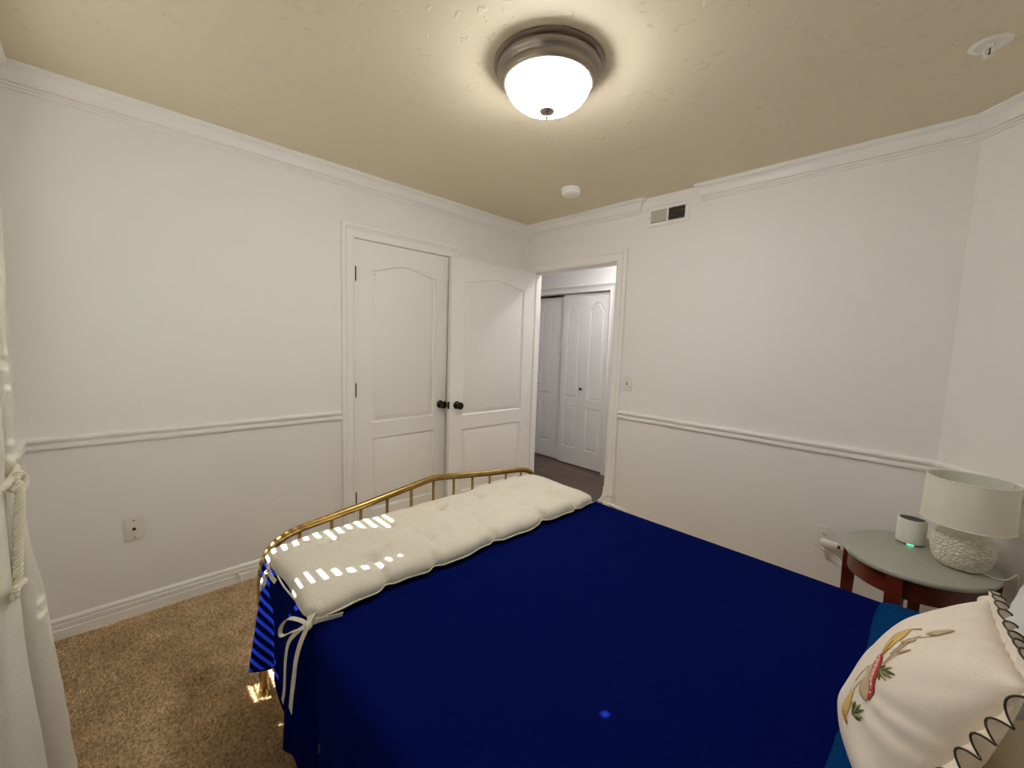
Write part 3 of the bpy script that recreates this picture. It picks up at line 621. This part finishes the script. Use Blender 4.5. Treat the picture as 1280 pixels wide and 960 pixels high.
# ------------------------------------------------------------ bed
XF, YL, YR, YM = .947, -2.354, -.810, -1.582
bed = empty('bed', (XF, YM, 0), 'gold metal bed with a peaked spindle footboard against the closet side', 'bed')
def rail_z(y): return .640+(.716-.640)*(1-abs(y-YM)/(.625)) if abs(y-YM) < .625 else .640
def board(X, up, nm):
    dz = up
    half = [(X, YL, .0), (X, YL, .30), (X, YL, .47+dz), (X, YL+.003, .50+dz), (X, YL+.010, .540+dz), (X, YL+.028, .580+dz), (X, YL+.060, .611+dz), (X, YL+.100, .629+dz), (X, YL+.150, .640+dz), (X, YL+.4, .668+dz), (X, YM-.05, .711+dz), (X, YM-.015, .715+dz)]
    path = half+[(a, 2*YM-b, c) for a, b, c in reversed(half)]
    part(MB().tube(path, .0155, 18), nm, M_brass, bed, smooth=True)
    part(MB().tube([(X, YL, .26), (X, 2*YM-YL, .26)], .012, 14), 'cross_rail', M_brass, bed, auto=40)
    for k in range(11):
        y = YM+(k-5)*.1264
        zt = .640+(.716-.640)*(1-abs(y-YM)/.632)+dz-.004
        part(MB().tube([(X, y, .262), (X, y, zt)], .0068, 12), 'spindle', M_brass, bed, smooth=True)
    for y in (YL, 2*YM-YL): part(MB().lathe([(0, 0), (.021, 0), (.022, .012), (.018, .02), (.017, .03)], 18, (X, y, 0)), 'foot', M_brass, bed, auto=40)
board(XF, 0, 'footboard_tube'); board(3.095, .42, 'headboard_tube')
for y in (YL+.012, 2*YM-YL-.012): part(MB().bbox(XF, 3.095, y-.012, y+.012, .225, .262, .003), 'side_rail', M_brass, bed)
part(MB().bbox(XF+.05, 3.03, YM-.015, YM+.015, .20, .235, .003).tube([(1.6, YM, 0), (1.6, YM, .2)], .014, 12).tube([(2.4, YM, 0), (2.4, YM, .2)], .014, 12), 'center_rail', M_bronze, bed)
for k in range(12):
    x = 1.03+k*.178; part(MB().bbox(x, x+.06, YL+.02, 2*YM-YL-.02, .237, .250, .002), 'slat', M_mattress, bed)
mt = MB().bbox(.985, 3.03, -2.325, -.865, .252, .548, .045)
tag(mt.build('mattress', M_mattress, auto=40), 'white mattress under the navy coverlet', 'mattress')

# coverlet: cross-section swept along x, draping on both sides
def coverlet():
    V = []; F = []; NX = 190; 
    def hemL(x):
        a = lerp(x, [(1.0, .235), (1.045, .20), (1.09, .215), (1.13, .24), (1.17, .20), (1.22, .125), (1.3, .11), (1.5, .115), (3, .12)])
        return a
    NT = 70; ND = 34; NR = 8
    for i in range(NX+1):
        x = .985+(2.66-.985)*i/NX
        row = []
        # left drape bottom -> up
        hl = hemL(x); zt = .574
        wav = .016*math.sin(x*19+.6)+.008*math.sin(x*43+1)
        if x < 1.2: wav += .030*math.cos((x-1.05)/.075*PI)*max(0, 1-abs(x-1.05)/.12)
        for k in range(ND):
            t = k/ND; z = hl+(zt-.05-hl)*t; dn = (1-t)
            y = -2.360-.010*dn-wav*dn**.8
            if x < 1.06: y += (.05*(1.06-x)/.075)*dn*.3
            row.append((x+(.012*math.sin(x*30)*dn), y, z))
        for k in range(NR):
            a = PI/2*k/NR; row.append((x, -2.310-.050*math.cos(a), zt-.05+.05*math.sin(a)))
        for k in range(NT+1):
            y = -2.310+(2.310-.905)*k/NT
            n_ = .006*mnoise.noise(Vector((x*3, y*3, 0)))+.0022*mnoise.noise(Vector((x*11, y*11, 5)))
            e = min(1, (y+2.31)/.1, (-.905-y)/.1); row.append((x, y, zt+n_*max(0, e)))
        for k in range(1, NR+1):
            a = PI/2*k/NR; row.append((x, -.905+.050*math.sin(a), zt-.05+.05*math.cos(a)))
        for k in range(1, 18):
            t = k/17; wv = .014*math.sin(x*17)+.007*math.sin(x*39); row.append((x, -.855+(.012+wv)*t, zt-.05-(zt-.05-.14)*t))
        if i < 3:     # foot end rolls over the mattress end
            row = [(p[0], p[1], p[2]-(.0 if abs(p[1]+1.58) > .72 else (.012, .005, .001)[i])) for p in row]
        V += row; m_ = len(row)
    for i in range(NX):
        for k in range(m_-1): F.append((i*m_+k, i*m_+k+1, (i+1)*m_+k+1, (i+1)*m_+k))
    # foot end apron between mattress and footboard
    a0 = ND; a1 = ND+NR+NT+NR; base = len(V)
    for d_ in (.03, .10, .2):
        for k in range(a0, a1+1): x, y, z = V[k]; V.append((.980, y, z-d_ if z-d_ > .3 else .3))
    n = a1-a0+1
    for k in range(n-1):
        F.append((a0+k, a0+k+1, base+k+1, base+k))
        for r in range(2): F.append((base+r*n+k, base+r*n+k+1, base+(r+1)*n+k+1, base+(r+1)*n+k))
    return MB().add(V, F)
cv = empty('coverlet', (1.8, YM, .57), 'navy blue cotton coverlet spread over the bed and hanging down its side', 'coverlet')
o = part(coverlet(), 'main_sheet', M_navy, cv, smooth=True)
md = o.modifiers.new('s', 'SOLIDIFY'); md.thickness = .004; md.offset = 1
# folded back band near the pillows
def fold():
    V = []; F = []; NX = 16; ys = []
    for i in range(NX+1):
        x0 = 2.61+.33*i/NX
        row = []
        for k in range(90):
            t = k/89; y = -2.36+1.50*t
            xx = x0-(.045*(1-t))*(1-i/NX)+.004*math.sin(y*14)*(1-i/NX)
            ed = .0
            z = .592 - (.012*(1-min(1, i/2))**2)
            z += .003*mnoise.noise(Vector((xx*8, y*8, 2)))
            dy = max(0, abs(y+1.61)-.70)
            z -= .05*(1-math.sqrt(max(0, 1-(dy/.052)**2))) if dy < .052 else .05
            row.append((xx, y, z))
        V += [(row[0][0], row[0][1]-.004-.01*math.sin(x0*20), .25)]+row+[(row[-1][0], row[-1][1]+.006, .25)]
    m_ = 92
    for i in range(NX):
        for k in range(m_-1): F.append((i*m_+k, i*m_+k+1, (i+1)*m_+k+1, (i+1)*m_+k))
    return MB().add(V, F)
o = part(fold(), 'folded_band', M_teal, cv, smooth=True); o['label'] = 'lighter blue underside folded back'
md = o.modifiers.new('s', 'SOLIDIFY'); md.thickness = .004; md.offset = -1

# cream tufted pad lying across the foot of the bed
PX0, PX1, PY0, PY1 = 1.005, 1.485, -2.355, -.935
TU = [(1.14, y) for y in (-2.17, -1.93, -1.68, -1.43, -1.19)]+[(1.345, y) for y in (-2.10, -1.86, -1.605, -1.33, -1.10)]
EDGE = [-2.11, -1.925, -1.63, -1.33, -1.10]
def pad():
    NU, NV = 72, 190
    def hgt(u, v, x, y):
        e = (1-abs(2*u-1)**5)**.42*(1-abs(2*v-1)**16)**.42
        h = .058*e
        for a, b in TU:
            d = math.hypot(x-a, y-b); h -= .026*math.exp(-(d/.024)**2)+.009*math.exp(-(d/.08)**2)
            ang = math.atan2(y-b, x-a); h -= .007*max(0, math.sin(ang*3+a*9+b*5))**2*math.exp(-((d-.05)/.04)**2)
        for e_ in EDGE: h -= .020*math.exp(-((y-e_)/.016)**2)*max(0, (u-.82)/.18)
        h += .009*mnoise.noise(Vector((x*9, y*9, 7)))*e+.0022*mnoise.noise(Vector((x*30, y*30, 1)))*e
        return h
    V = []; F = []
    for side in (1, -1):
        for i in range(NU+1):
            for k in range(NV+1):
                u, v = i/NU, k/NV
                wob = .006*math.sin(v*23)+.004*math.sin(v*51)
                x = PX0+(PX1-PX0)*u; y = PY0+(PY1-PY0)*v
                if u > .5:
                    pin = sum(math.exp(-((y-e_)/.022)**2) for e_ in EDGE); x += (wob-.020*pin)*(2*u-1)**4
                else: x += wob*(1-2*u)**4
                y += .006*math.sin(u*9)*(2*v-1)**9
                rc = .03; # rounded corners
                du = max(0, abs(2*u-1)-.88)/.12; dv = max(0, abs(2*v-1)-.96)/.04
                if du*dv > 0: x -= math.copysign(.012*du*dv, u-.5); y -= math.copysign(.014*du*dv, v-.5)
                h = max(hgt(u, v, x, y), 0) if side > 0 else 0
                pinz = .0
                if side > 0: z = .600+h*1.0
                else: z = .600-.019*(1-abs(2*u-1)**6)**.5*(1-abs(2*v-1)**20)**.5
                V.append((x, y, z))
    n = (NU+1)*(NV+1)
    for s_ in (0, 1):
        for i in range(NU):
            for k in range(NV):
                a = s_*n+i*(NV+1)+k; q_ = (a, a+1, a+NV+2, a+NV+1); F.append(q_ if s_ else q_[::-1])
    bm = bmesh.new(); vs_ = [bm.verts.new(v) for v in V]
    for f in F: bm.faces.new([vs_[i] for i in f])
    bmesh.ops.remove_doubles(bm, verts=bm.verts, dist=.0003); bm.verts.index_update()
    mb = MB().add([v.co.copy() for v in bm.verts], [tuple(v.index for v in f.verts) for f in bm.faces]); bm.free(); return mb
pd = empty('bench_cushion', (1.25, -1.64, .58), 'long cream tufted cushion lying across the foot of the bed', 'cushion')
part(pad(), 'cushion_body', M_pad, pd, smooth=True)
for a, b in TU:
    part(MB().tube([(a-.004, b-.004, .6305), (a, b, .6335), (a+.005, b+.003, .6305)], .0013, 6), 'tuft_stitch', M_rope, pd, smooth=True)
# piping seam along the near edge and end
seam = [(PX0+.012, PY0+.004, .598)]+[(PX0+.03+(PX1-PX0-.06)*t, PY0-.001+.003*math.sin(t*9), .598) for t in [i/10 for i in range(11)]]+[(PX1-.006, PY0+.012, .598)]
part(MB().tube(smooth_path(seam, 3), .0028, 7), 'piping', M_pad, pd, smooth=True)
seam2 = []
for i in range(121):
    v = i/120; y = PY0+.012+(PY1-PY0-.024)*v; pin = sum(math.exp(-((y-e_)/.022)**2) for e_ in EDGE)
    seam2.append((PX1+.006*math.sin(v*23)+.004*math.sin(v*51)-.020*pin, y, .598))
part(MB().tube(seam2, .0028, 7), 'piping', M_pad, pd, smooth=True)
def tie(pts, wd, width, nm='tie'): return part(MB().ribbon(smooth_path(pts, 6), wd, width, .0018), nm, M_rope if nm == 'x' else M_pad, pd, auto=40)
# near-left corner bow with two long tails
K = (1.497, -2.362, .592)
part(MB().lathe([(0, -.011), (.009, -.008), (.012, 0), (.009, .008), (0, .011)], 12, K, (0, 1, .3)), 'tie_knot', M_pad, pd, smooth=True)
tie([(1.475, -2.345, .606), (1.485, -2.352, .604), (1.50, -2.366, .592), (1.502, -2.386, .55), (1.496, -2.396, .50), (1.486, -2.398, .45), (1.462, -2.396, .395), (1.452, -2.396, .36), (1.438, -2.396, .31)], (1, 0, .25), .026, 'tie_tail')
tie([(1.495, -2.360, .594), (1.475, -2.378, .575), (1.440, -2.396, .53), (1.424, -2.402, .47), (1.404, -2.400, .40), (1.388, -2.398, .345), (1.366, -2.398, .29)], (1, 0, .25), .017, 'tie_tail')
tie([(1.497, -2.362, .594), (1.470, -2.374, .600), (1.425, -2.392, .590), (1.392, -2.402, .555), (1.382, -2.404, .525), (1.405, -2.402, .530), (1.45, -2.390, .562), (1.495, -2.368, .588)], (.3, 1, .5), .011, 'tie_loop')
tie([(1.497, -2.360, .596), (1.505, -2.335, .600), (1.512, -2.30, .598), (1.512, -2.27, .594)], (.2, 0, 1), .014, 'tie_loop')
# bunched tie at the back-left corner (sunlit)
K2 = (1.115, -2.366, .592)
tie([K2, (1.14, -2.380, .604), (1.165, -2.392, .598), (1.17, -2.394, .570), (1.14, -2.382, .572), K2], (0, .3, 1), .012, 'tie_loop')
tie([K2, (1.10, -2.378, .575), (1.11, -2.390, .550), (1.12, -2.394, .530)], (1, 0, 0), .016, 'tie_tail')
tie([(1.04, -2.352, .594), (1.08, -2.362, .602), (1.115, -2.368, .600), (1.16, -2.372, .594), (1.20, -2.368, .590)], (0, .5, 1), .014, 'tie_loop')
# right end ties
K3 = (1.497, -.918, .600)
part(MB().lathe([(0, -.010), (.008, -.007), (.011, 0), (.008, .007), (0, .010)], 12, K3, (0, 1, .3)), 'tie_knot', M_pad, pd, smooth=True)
tie([K3, (1.500, -.895, .628), (1.492, -.872, .664), (1.500, -.866, .668), (1.512, -.880, .640), (1.503, -.905, .606)], (1, .2, 0), .008, 'tie_loop')
tie([K3, (1.52, -.885, .622), (1.548, -.862, .622), (1.556, -.858, .600), (1.53, -.878, .585), (1.505, -.905, .594)], (0, .3, 1), .008, 'tie_loop')
tie([K3, (1.53, -.888, .588), (1.575, -.862, .578), (1.615, -.850, .572), (1.628, -.846, .560), (1.615, -.848, .548)], (.2, 1, .3), .009, 'tie_tail')
tie([K3, (1.512, -.888, .590), (1.53, -.862, .572), (1.56, -.848, .54), (1.565, -.842, .47)], (1, 0, .2), .010, 'tie_tail')

# ------------------------------------------------------------ pillows
class Pillow:
    def __init__(s, c, U, V, w_, h_, t, seed=0, pinch=.06, wr=.004, sag=0, back=1):
        s.sag, s.back = sag, back
        s.c = Vector(c); s.U = Vector(U).normalized(); s.V = Vector(V); s.V = (s.V-s.U*s.V.dot(s.U)).normalized(); s.N = s.U.cross(s.V).normalized()
        s.w, s.h, s.t, s.seed, s.p, s.wr = w_, h_, t, seed, pinch, wr
    def pos(s, u, v, side=1, off=0):   # u,v in -1..1
        e = max(0, (1-abs(u)**2.6))**.55*max(0, (1-abs(v)**2.6))**.55
        x = u*s.w/2*(1-s.p*(1-abs(v)**2)*0-.0)*(1-s.p*(1-v*v)); y = v*s.h/2*(1-s.p*(1-u*u))
        n_ = s.wr*mnoise.noise(Vector((u*2.2+s.seed, v*2.2, 1)))*2*e
        # wrinkles fanning in from the rim
        r = max(abs(u), abs(v)); ang = math.atan2(v, u)
        n_ += s.wr*.9*math.sin(ang*17+3*mnoise.noise(Vector((u*2, v*2, s.seed))))*max(0, (r-.45)/.55)**1.5*min(1, e*3)
        z = (s.t/2*e+n_)*(1 if side > 0 else -s.back)+off
        return s.c+s.U*x+s.V*(y-s.sag*e)+s.N*z
    def mb(s, n=56):
        V = []; F = []
        for side in (1, -1):
            for i in range(n+1):
                for k in range(n+1): V.append(s.pos(2*i/n-1, 2*k/n-1, side))
        m_ = (n+1)**2
        for a in (0, 1):
            for i in range(n):
                for k in range(n):
                    q_ = a*m_+i*(n+1)+k; F.append((q_, q_+1, q_+n+2, q_+n+1))
        bm = bmesh.new(); vs_ = [bm.verts.new(v) for v in V]
        for f in F: bm.faces.new([vs_[i] for i in f])
        bmesh.ops.remove_doubles(bm, verts=bm.verts, dist=.0002); bm.verts.index_update()
        o = MB().add([v.co.copy() for v in bm.verts], [tuple(v.index for v in f.verts) for f in bm.faces]); bm.free(); return o
    def ruffle(s, wd=.03, waves=34):
        loop = []; n = 520
        for i in range(n):
            t = 4*i/n; k = int(t); f = t-k; a = 2*f-1
            u, v = ((a, -1), (1, a), (-a, 1), (-1, -a))[k]
            P = s.pos(u, v); out = (s.U*u*abs(u)**3+s.V*v*abs(v)**3).normalized()
            loop.append((P, out, i/n))
        V = []; F = []; hem = []
        for P, out, f in loop:
            ph = 2*PI*waves*f+1.5*math.sin(2*PI*f*7); tan = out.cross(s.N)
            for k in range(5):
                r = k/4; p_ = P-out*.004+out*wd*r*(1-.15*math.cos(ph))+s.N*(.011*r*math.sin(ph))+tan*(.006*r*math.cos(ph*1.0+.7)); V.append(p_)
            hem.append(V[-1]+s.N*.0004)
        for i in range(n):
            for k in range(4): F.append((i*5+k, i*5+k+1, ((i+1) % n)*5+k+1, ((i+1) % n)*5+k))
        return MB().add(V, F), hem
PL = Pillow((2.7399, -1.6041, .7563), (.0036, -1, .1638), (.1541, .4404, .33), .5011, .3391, .2355, seed=2, wr=.005, sag=.0575, back=.45)
pw = empty('embroidered_pillow', (2.63, -1.43, .6), 'ivory throw pillow with mushroom embroidery and a dark-edged ruffle', 'pillow')
part(PL.mb(), 'pillow_body', M_pillow, pw, smooth=True)
rf, hem = PL.ruffle()
o = part(rf, 'ruffle', M_pillow, pw, smooth=True); md = o.modifiers.new('s', 'SOLIDIFY'); md.thickness = .0012
part(MB().tube(hem, .0016, 6, closed=True), 'ruffle_edging', M_thread, pw, smooth=True)['label'] = 'dark grey-green stitched edging'
def emb(name, pts, widths, m, n=5, off=.0012, sub=5):
    """flat embroidered stroke on the pillow: pts in (u,v), half-widths in metres"""
    P = smooth_path([(a, b, 0) for a, b in pts], sub); L = len(P); V = []; F = []
    for i, p in enumerate(P):
        t = P[min(i+1, L-1)]-P[max(i-1, 0)]; tm = Vector((t.x*PL.w/2, t.y*PL.h/2)).normalized(); nn = Vector((-tm.y/(PL.w/2), tm.x/(PL.h/2)))
        s_ = i/(L-1)*(len(widths)-1); k = min(int(s_), len(widths)-2); wd = widths[k]+(widths[k+1]-widths[k])*(s_-k)
        for q_ in range(n+1):
            a = (q_/n*2-1)*wd; V.append(PL.pos(max(-.99, min(.99, p.x+nn.x*a)), max(-.99, min(.99, p.y+nn.y*a)), 1, off))
    for i in range(L-1):
        for k in range(n): F.append((i*(n+1)+k, i*(n+1)+k+1, (i+1)*(n+1)+k+1, (i+1)*(n+1)+k))
    o = part(MB().add(V, F), name, m, pw, smooth=True); md = o.modifiers.new('s', 'SOLIDIFY'); md.thickness = .001; return o

PW = Pillow((2.945, -1.20, .775), (0, -1, 0), (.10, .0, .34), .66, .44, .17, seed=5, wr=.004)
tag(PW.mb(48).build('bed_pillow', M_wpillow, smooth=True), 'bright white bed pillow standing behind the embroidered pillow', 'pillow', 'plain bed pillows behind the embroidered one')
PB = Pillow((2.935, -1.80, .700), (0.03, -1, 0), (.36, .0, .11), .72, .36, .17, seed=8, wr=.004)
tag(PB.mb(48).build('bed_pillow', M_bpillow, smooth=True), 'beige bed pillow below the embroidered pillow in the bottom right corner', 'pillow', 'plain bed pillows behind the embroidered one')

# ------------------------------------------------------------ bedside table
TC = Vector((2.682, -.389)); TZ = .600
ax_a = Vector((-.34, -.94)).normalized(); ax_b = Vector((-ax_a.y, ax_a.x))
def ell(k, a=.268, b=.230, n=72): t = 2*PI*k/n; p = TC+ax_a*a*math.cos(t)+ax_b*b*math.sin(t); return (p.x, p.y)
tbl = empty('bedside_table', (TC.x, TC.y, 0), 'round bedside table with grey-green top and cherry wood legs', 'table')
def ell_solid(prof, n=72):     # prof: (inset, z)
    V = []; F = []
    for ins, z in prof: V += [(*ell(k, .268-ins, .230-ins, n), z) for k in range(n)]
    for i in range(len(prof)-1):
        for k in range(n): F.append((i*n+k, i*n+(k+1) % n, (i+1)*n+(k+1) % n, (i+1)*n+k))
    F += [tuple(range(n))[::-1], tuple(range((len(prof)-1)*n, len(prof)*n))]
    return MB().add(V, F)
part(ell_solid([(.010, TZ-.020), (.003, TZ-.018), (0, TZ-.014), (0, TZ-.006), (.002, TZ-.002), (.006, TZ)]), 'table_top', M_top, tbl, auto=40)
ap = MB(); n = 72; V = []; F = []
for ins, z in ((.022, TZ-.020), (.022, TZ-.098), (.040, TZ-.098), (.040, TZ-.020)): V += [(*ell(k, .268-ins, .230-ins, n), z) for k in range(n)]
for i in range(4):
    for k in range(n): F.append((i*n+k, i*n+(k+1) % n, ((i+1) % 4)*n+(k+1) % n, ((i+1) % 4)*n+k))
part(ap.add(V, F), 'apron', M_cherry, tbl, auto=40)
for k in (2, 22, 40, 58):
    p = Vector(ell(k, .268-.028, .230-.028)); a = math.atan2(p.y-TC.y, p.x-TC.x)
    mb = MB(); w0, w1 = .024, .016
    zs = [(0, w1), (.2, .018), (TZ-.10, w0), (TZ-.021, w0)]; V = []; F = []
    for z, hw in zs:
        for sx, sy in ((-1, -1), (1, -1), (1, 1), (-1, 1)):
            V.append((p.x+(sx*math.cos(a)-sy*math.sin(a))*hw, p.y+(sx*math.sin(a)+sy*math.cos(a))*hw, z))
    for i in range(3):
        for q_ in range(4): F.append((i*4+q_, i*4+(q_+1) % 4, i*4+4+(q_+1) % 4, i*4+4+q_))
    F += [(3, 2, 1, 0), (12, 13, 14, 15)]
    part(mb.add(V, F), 'leg', M_cherry, tbl, auto=30)

# speaker
SC = Vector((2.655, -.250, TZ))
spk = empty('smart_speaker', SC, 'small white cylindrical speaker with dark top on the bedside table', 'speaker')
r = .0485
part(MB().lathe([(r-.006, 0), (r-.003, .001), (r-.003, .005)], 48, SC), 'base', M_black, spk, auto=30)
part(MB().lathe([(r-.003, .005), (r, .007), (r, .106), (r-.0015, .110), (r-.005, .110), (r-.006, .100)], 48, SC), 'body', M_speaker, spk, auto=50)
part(MB().lathe([(r-.0055, .1000), (r-.0062, .1055), (0, .1060)], 48, SC), 'top_grille', M_black, spk, auto=50)
bn = MB()
for k in range(8):
    a0 = math.radians(-100+k*3.5); a1 = math.radians(-100+(k+1)*3.5)
    bn.add([(SC.x+(r-.002)*math.cos(a0), SC.y+(r-.002)*math.sin(a0), TZ+.002), (SC.x+(r-.002)*math.cos(a1), SC.y+(r-.002)*math.sin(a1), TZ+.002), (SC.x+(r-.002)*math.cos(a1), SC.y+(r-.002)*math.sin(a1), TZ+.005), (SC.x+(r-.002)*math.cos(a0), SC.y+(r-.002)*math.sin(a0), TZ+.005)], [(0, 1, 2, 3)])
part(bn, 'status_light', M_green_led, spk)['label'] = 'green status light'

# lamp
LC = Vector((2.801, -.375, TZ))
lp = empty('table_lamp', LC, 'table lamp with drum linen shade and squat textured cream ceramic base', 'lamp')
def lamp_base():
    NU, NV = 300, 60; V = []; F = []
    prof = [(.050, 0), (.066, .006), (.078, .025), (.086, .055), (.088, .080), (.084, .108), (.073, .134), (.050, .152), (.030, .162), (.020, .166)]
    pr = smooth_path([(a, 0, b) for a, b in prof], 12); m_ = len(pr)
    for i, p in enumerate(pr):
        for k in range(NU):
            a = 2*PI*k/NU; zz_ = p.z
            d = Vector((math.cos(a)*.09, math.sin(a)*.09, zz_))
            dd = Vector((d.x, d.y, d.z*1.5+a*.012))*70+Vector((mnoise.noise(d*30), mnoise.noise(d*30+Vector((5, 5, 5))), 0))*.8; f1 = mnoise.voronoi(dd)[0]; e = min(1, p.z/.02, (.160-p.z)/.02); b_ = (f1[1]-f1[0])
            rr = p.x+max(0, e)*(.0050*min(1, b_*2.0)+.0016*mnoise.noise(d*190)-.002)
            V.append((LC.x+rr*math.cos(a), LC.y+rr*math.sin(a), TZ+zz_))
    for i in range(m_-1):
        for k in range(NU): F.append((i*NU+k, i*NU+(k+1) % NU, (i+1)*NU+(k+1) % NU, (i+1)*NU+k))
    F += [tuple(range(NU))[::-1], tuple(range((m_-1)*NU, m_*NU))]
    return MB().add(V, F)
part(lamp_base(), 'lamp_base', M_ceramic, lp, smooth=True)
part(MB().tube([LC+Vector((0, 0, .164)), LC+Vector((0, 0, .20))], .009, 14).tube([LC+Vector((0, 0, .185)), LC+Vector((0, 0, .225))], .016, 16), 'socket', M_nickel, lp, auto=40)
part(MB().lathe([(.013, .224), (.016, .24), (.028, .265), (.030, .28), (.024, .298), (.010, .308), (0, .31)], 24, LC), 'bulb', M_white, lp, smooth=True)
SR0, SR1, SZ0, SZ1 = .128, .1245, .174, .350
part(MB().lathe([(SR0, SZ0), (SR1, SZ1), (SR1-.0025, SZ1), (SR0-.0025, SZ0), (SR0, SZ0)], 72, LC, caps=False), 'lamp_shade', M_shade, lp, auto=50)
part(MB().lathe([(SR0-.0028, SZ0+.002), (SR1-.0028, SZ1-.002)], 72, LC, caps=False), 'shade_lining', M_shade_in, lp, smooth=True).data.polygons
for z_, rr in ((SZ0+.002, SR0), (SZ1-.002, SR1)):
    part(MB().tube([(LC.x+rr*math.cos(2*PI*k/60), LC.y+rr*math.sin(2*PI*k/60), LC.z+z_) for k in range(60)], .0022, 6, closed=True), 'shade_rim', M_shade, lp, smooth=True)
sb = MB()
for k in range(3):
    a = 2*PI*k/3+.4; sb.tube([LC+Vector((.014*math.cos(a), .014*math.sin(a), .222)), LC+Vector((SR0-.006, 0, 0)).xyz*0+Vector((.10*math.cos(a), .10*math.sin(a), .25)), LC+Vector(((SR1-.004)*math.cos(a), (SR1-.004)*math.sin(a), SZ1-.004))], .0016, 6)
part(sb, 'shade_spider', M_shade_in, lp, auto=40)
part(MB().tube(smooth_path([LC+Vector((.05, -.035, .009)), LC+Vector((.09, -.045, .0045)), LC+Vector((.115, -.03, .0045)), LC+Vector((.128, .0, .0045)), LC+Vector((.150, .03, .0)), LC+Vector((.153, .04, -.2))], 6), .0026, 8), 'cord', M_plate, lp, smooth=True)

# mushroom embroidery on the pillow
def C_(c): return mat('embroidery_thread', c, .8, spec=.1, bump=(500, .2, .0008))
E_red, E_pink, E_cream, E_tan, E_yel, E_org, E_grn, E_grn2 = C_((.42, .05, .045)), C_((.72, .32, .28)), C_((.72, .62, .47)), C_((.42, .33, .20)), C_((.66, .47, .18)), C_((.50, .25, .05)), C_((.12, .15, .05)), C_((.30, .30, .13))
E_bean, E_white = C_((.55, .42, .27)), C_((.78, .70, .62))
emb('mushroom_gills', [(.33, .30), (.46, .20), (.58, .08), (.665, .02)], [.003, .012, .015, .004], E_bean, off=.0008)
emb('mushroom_stem', [(.45, .19), (.42, .06), (.40, -.06), (.39, -.14)], [.008, .010, .011, .010], E_cream, off=.0008)
emb('mushroom_stem', [(.30, .24), (.30, .10), (.31, -.02)], [.003, .004, .004], E_cream, n=3, off=.0008)
emb('mushroom_cap', [(.255, .41), (.36, .375), (.47, .33), (.58, .235), (.65, .13), (.685, .04)], [.0045, .0095, .0100, .0085, .0055, .0015], E_red, off=.0016)['label'] = 'red spotted mushroom cap'
emb('cap_pink_band', [(.30, .395), (.40, .36), (.50, .30), (.59, .21), (.64, .14)], [.0015, .0052, .0055, .0040, .0012], E_pink, n=3, off=.0022)  # pink thread band running along the red cap
for k, (a, b) in enumerate([(.30, .40), (.34, .37), (.38, .385), (.43, .34), (.47, .355), (.50, .30), (.55, .275), (.58, .225), (.62, .19), (.655, .115)]):
    emb('cap_spot', [(a-.008, b+.006), (a+.008, b-.006)], [.0013, .0017, .0012], E_white, n=2, off=.0028, sub=3)
emb('yellow_mushroom_cap', [(-.05, .72), (.05, .645), (.14, .56), (.22, .475)], [.004, .013, .015, .008], E_yel, off=.001)
emb('yellow_cap_edge', [(.13, .58), (.20, .51), (.265, .44)], [.001, .003, .0035], E_org, n=3, off=.0018)
emb('small_yellow_mushroom', [(.44, -.08), (.47, -.20), (.50, -.31), (.54, -.38)], [.005, .014, .015, .006], E_yel, off=.001)
emb('small_mushroom_edge', [(.50, -.34), (.56, -.38), (.60, -.39)], [.002, .004, .002], E_org, n=3, off=.0018)
for a, b, c in [((.16, .84), (.36, .60), (.47, .42)), ((.28, .69), (.38, .56), (.46, .42)), ((.43, .63), (.46, .53), (.48, .43)), ((.16, .77), (.26, .66), (.36, .52))]:
    emb('thin_stem', [a, b, c], [.0009, .0011, .0013], E_bean, n=2, off=.001)
for (a, b), (c, d) in [((.15, .83), (.07, .92)), ((.27, .66), (.285, .755)), ((.43, .60), (.445, .695))]:
    emb('toadstool_cap', [(a, b), ((a+c)/2, (b+d)/2), (c, d)], [.0055, .0050, .0015], E_bean, n=3, off=.0016)
    emb('toadstool_rim', [(a-.02, b), (a+.02, b+.01)], [.002, .003, .002], E_tan, n=2, off=.0022, sub=3)
emb('bee', [(-.01, .75), (.02, .775), (.05, .79)], [.0012, .0035, .001], E_tan, n=3, off=.0014)
for base, tips in [((.52, .36), [(.67, .45), (.68, .34), (.51, .435), (.60, .475), (.635, .29), (.68, .40)]), ((.60, -.26), [(.69, -.09), (.72, -.16), (.58, -.11), (.64, -.08), (.70, -.21), (.55, -.15)])]:
    for k, tp in enumerate(tips):
        m1 = (base[0]*.55+tp[0]*.45, base[1]*.55+tp[1]*.45)
        emb('leaf', [base, m1, tp], [.0006, .0008, .0030, .0004], E_grn if k % 2 == 0 else E_grn2, n=2, off=.0012)
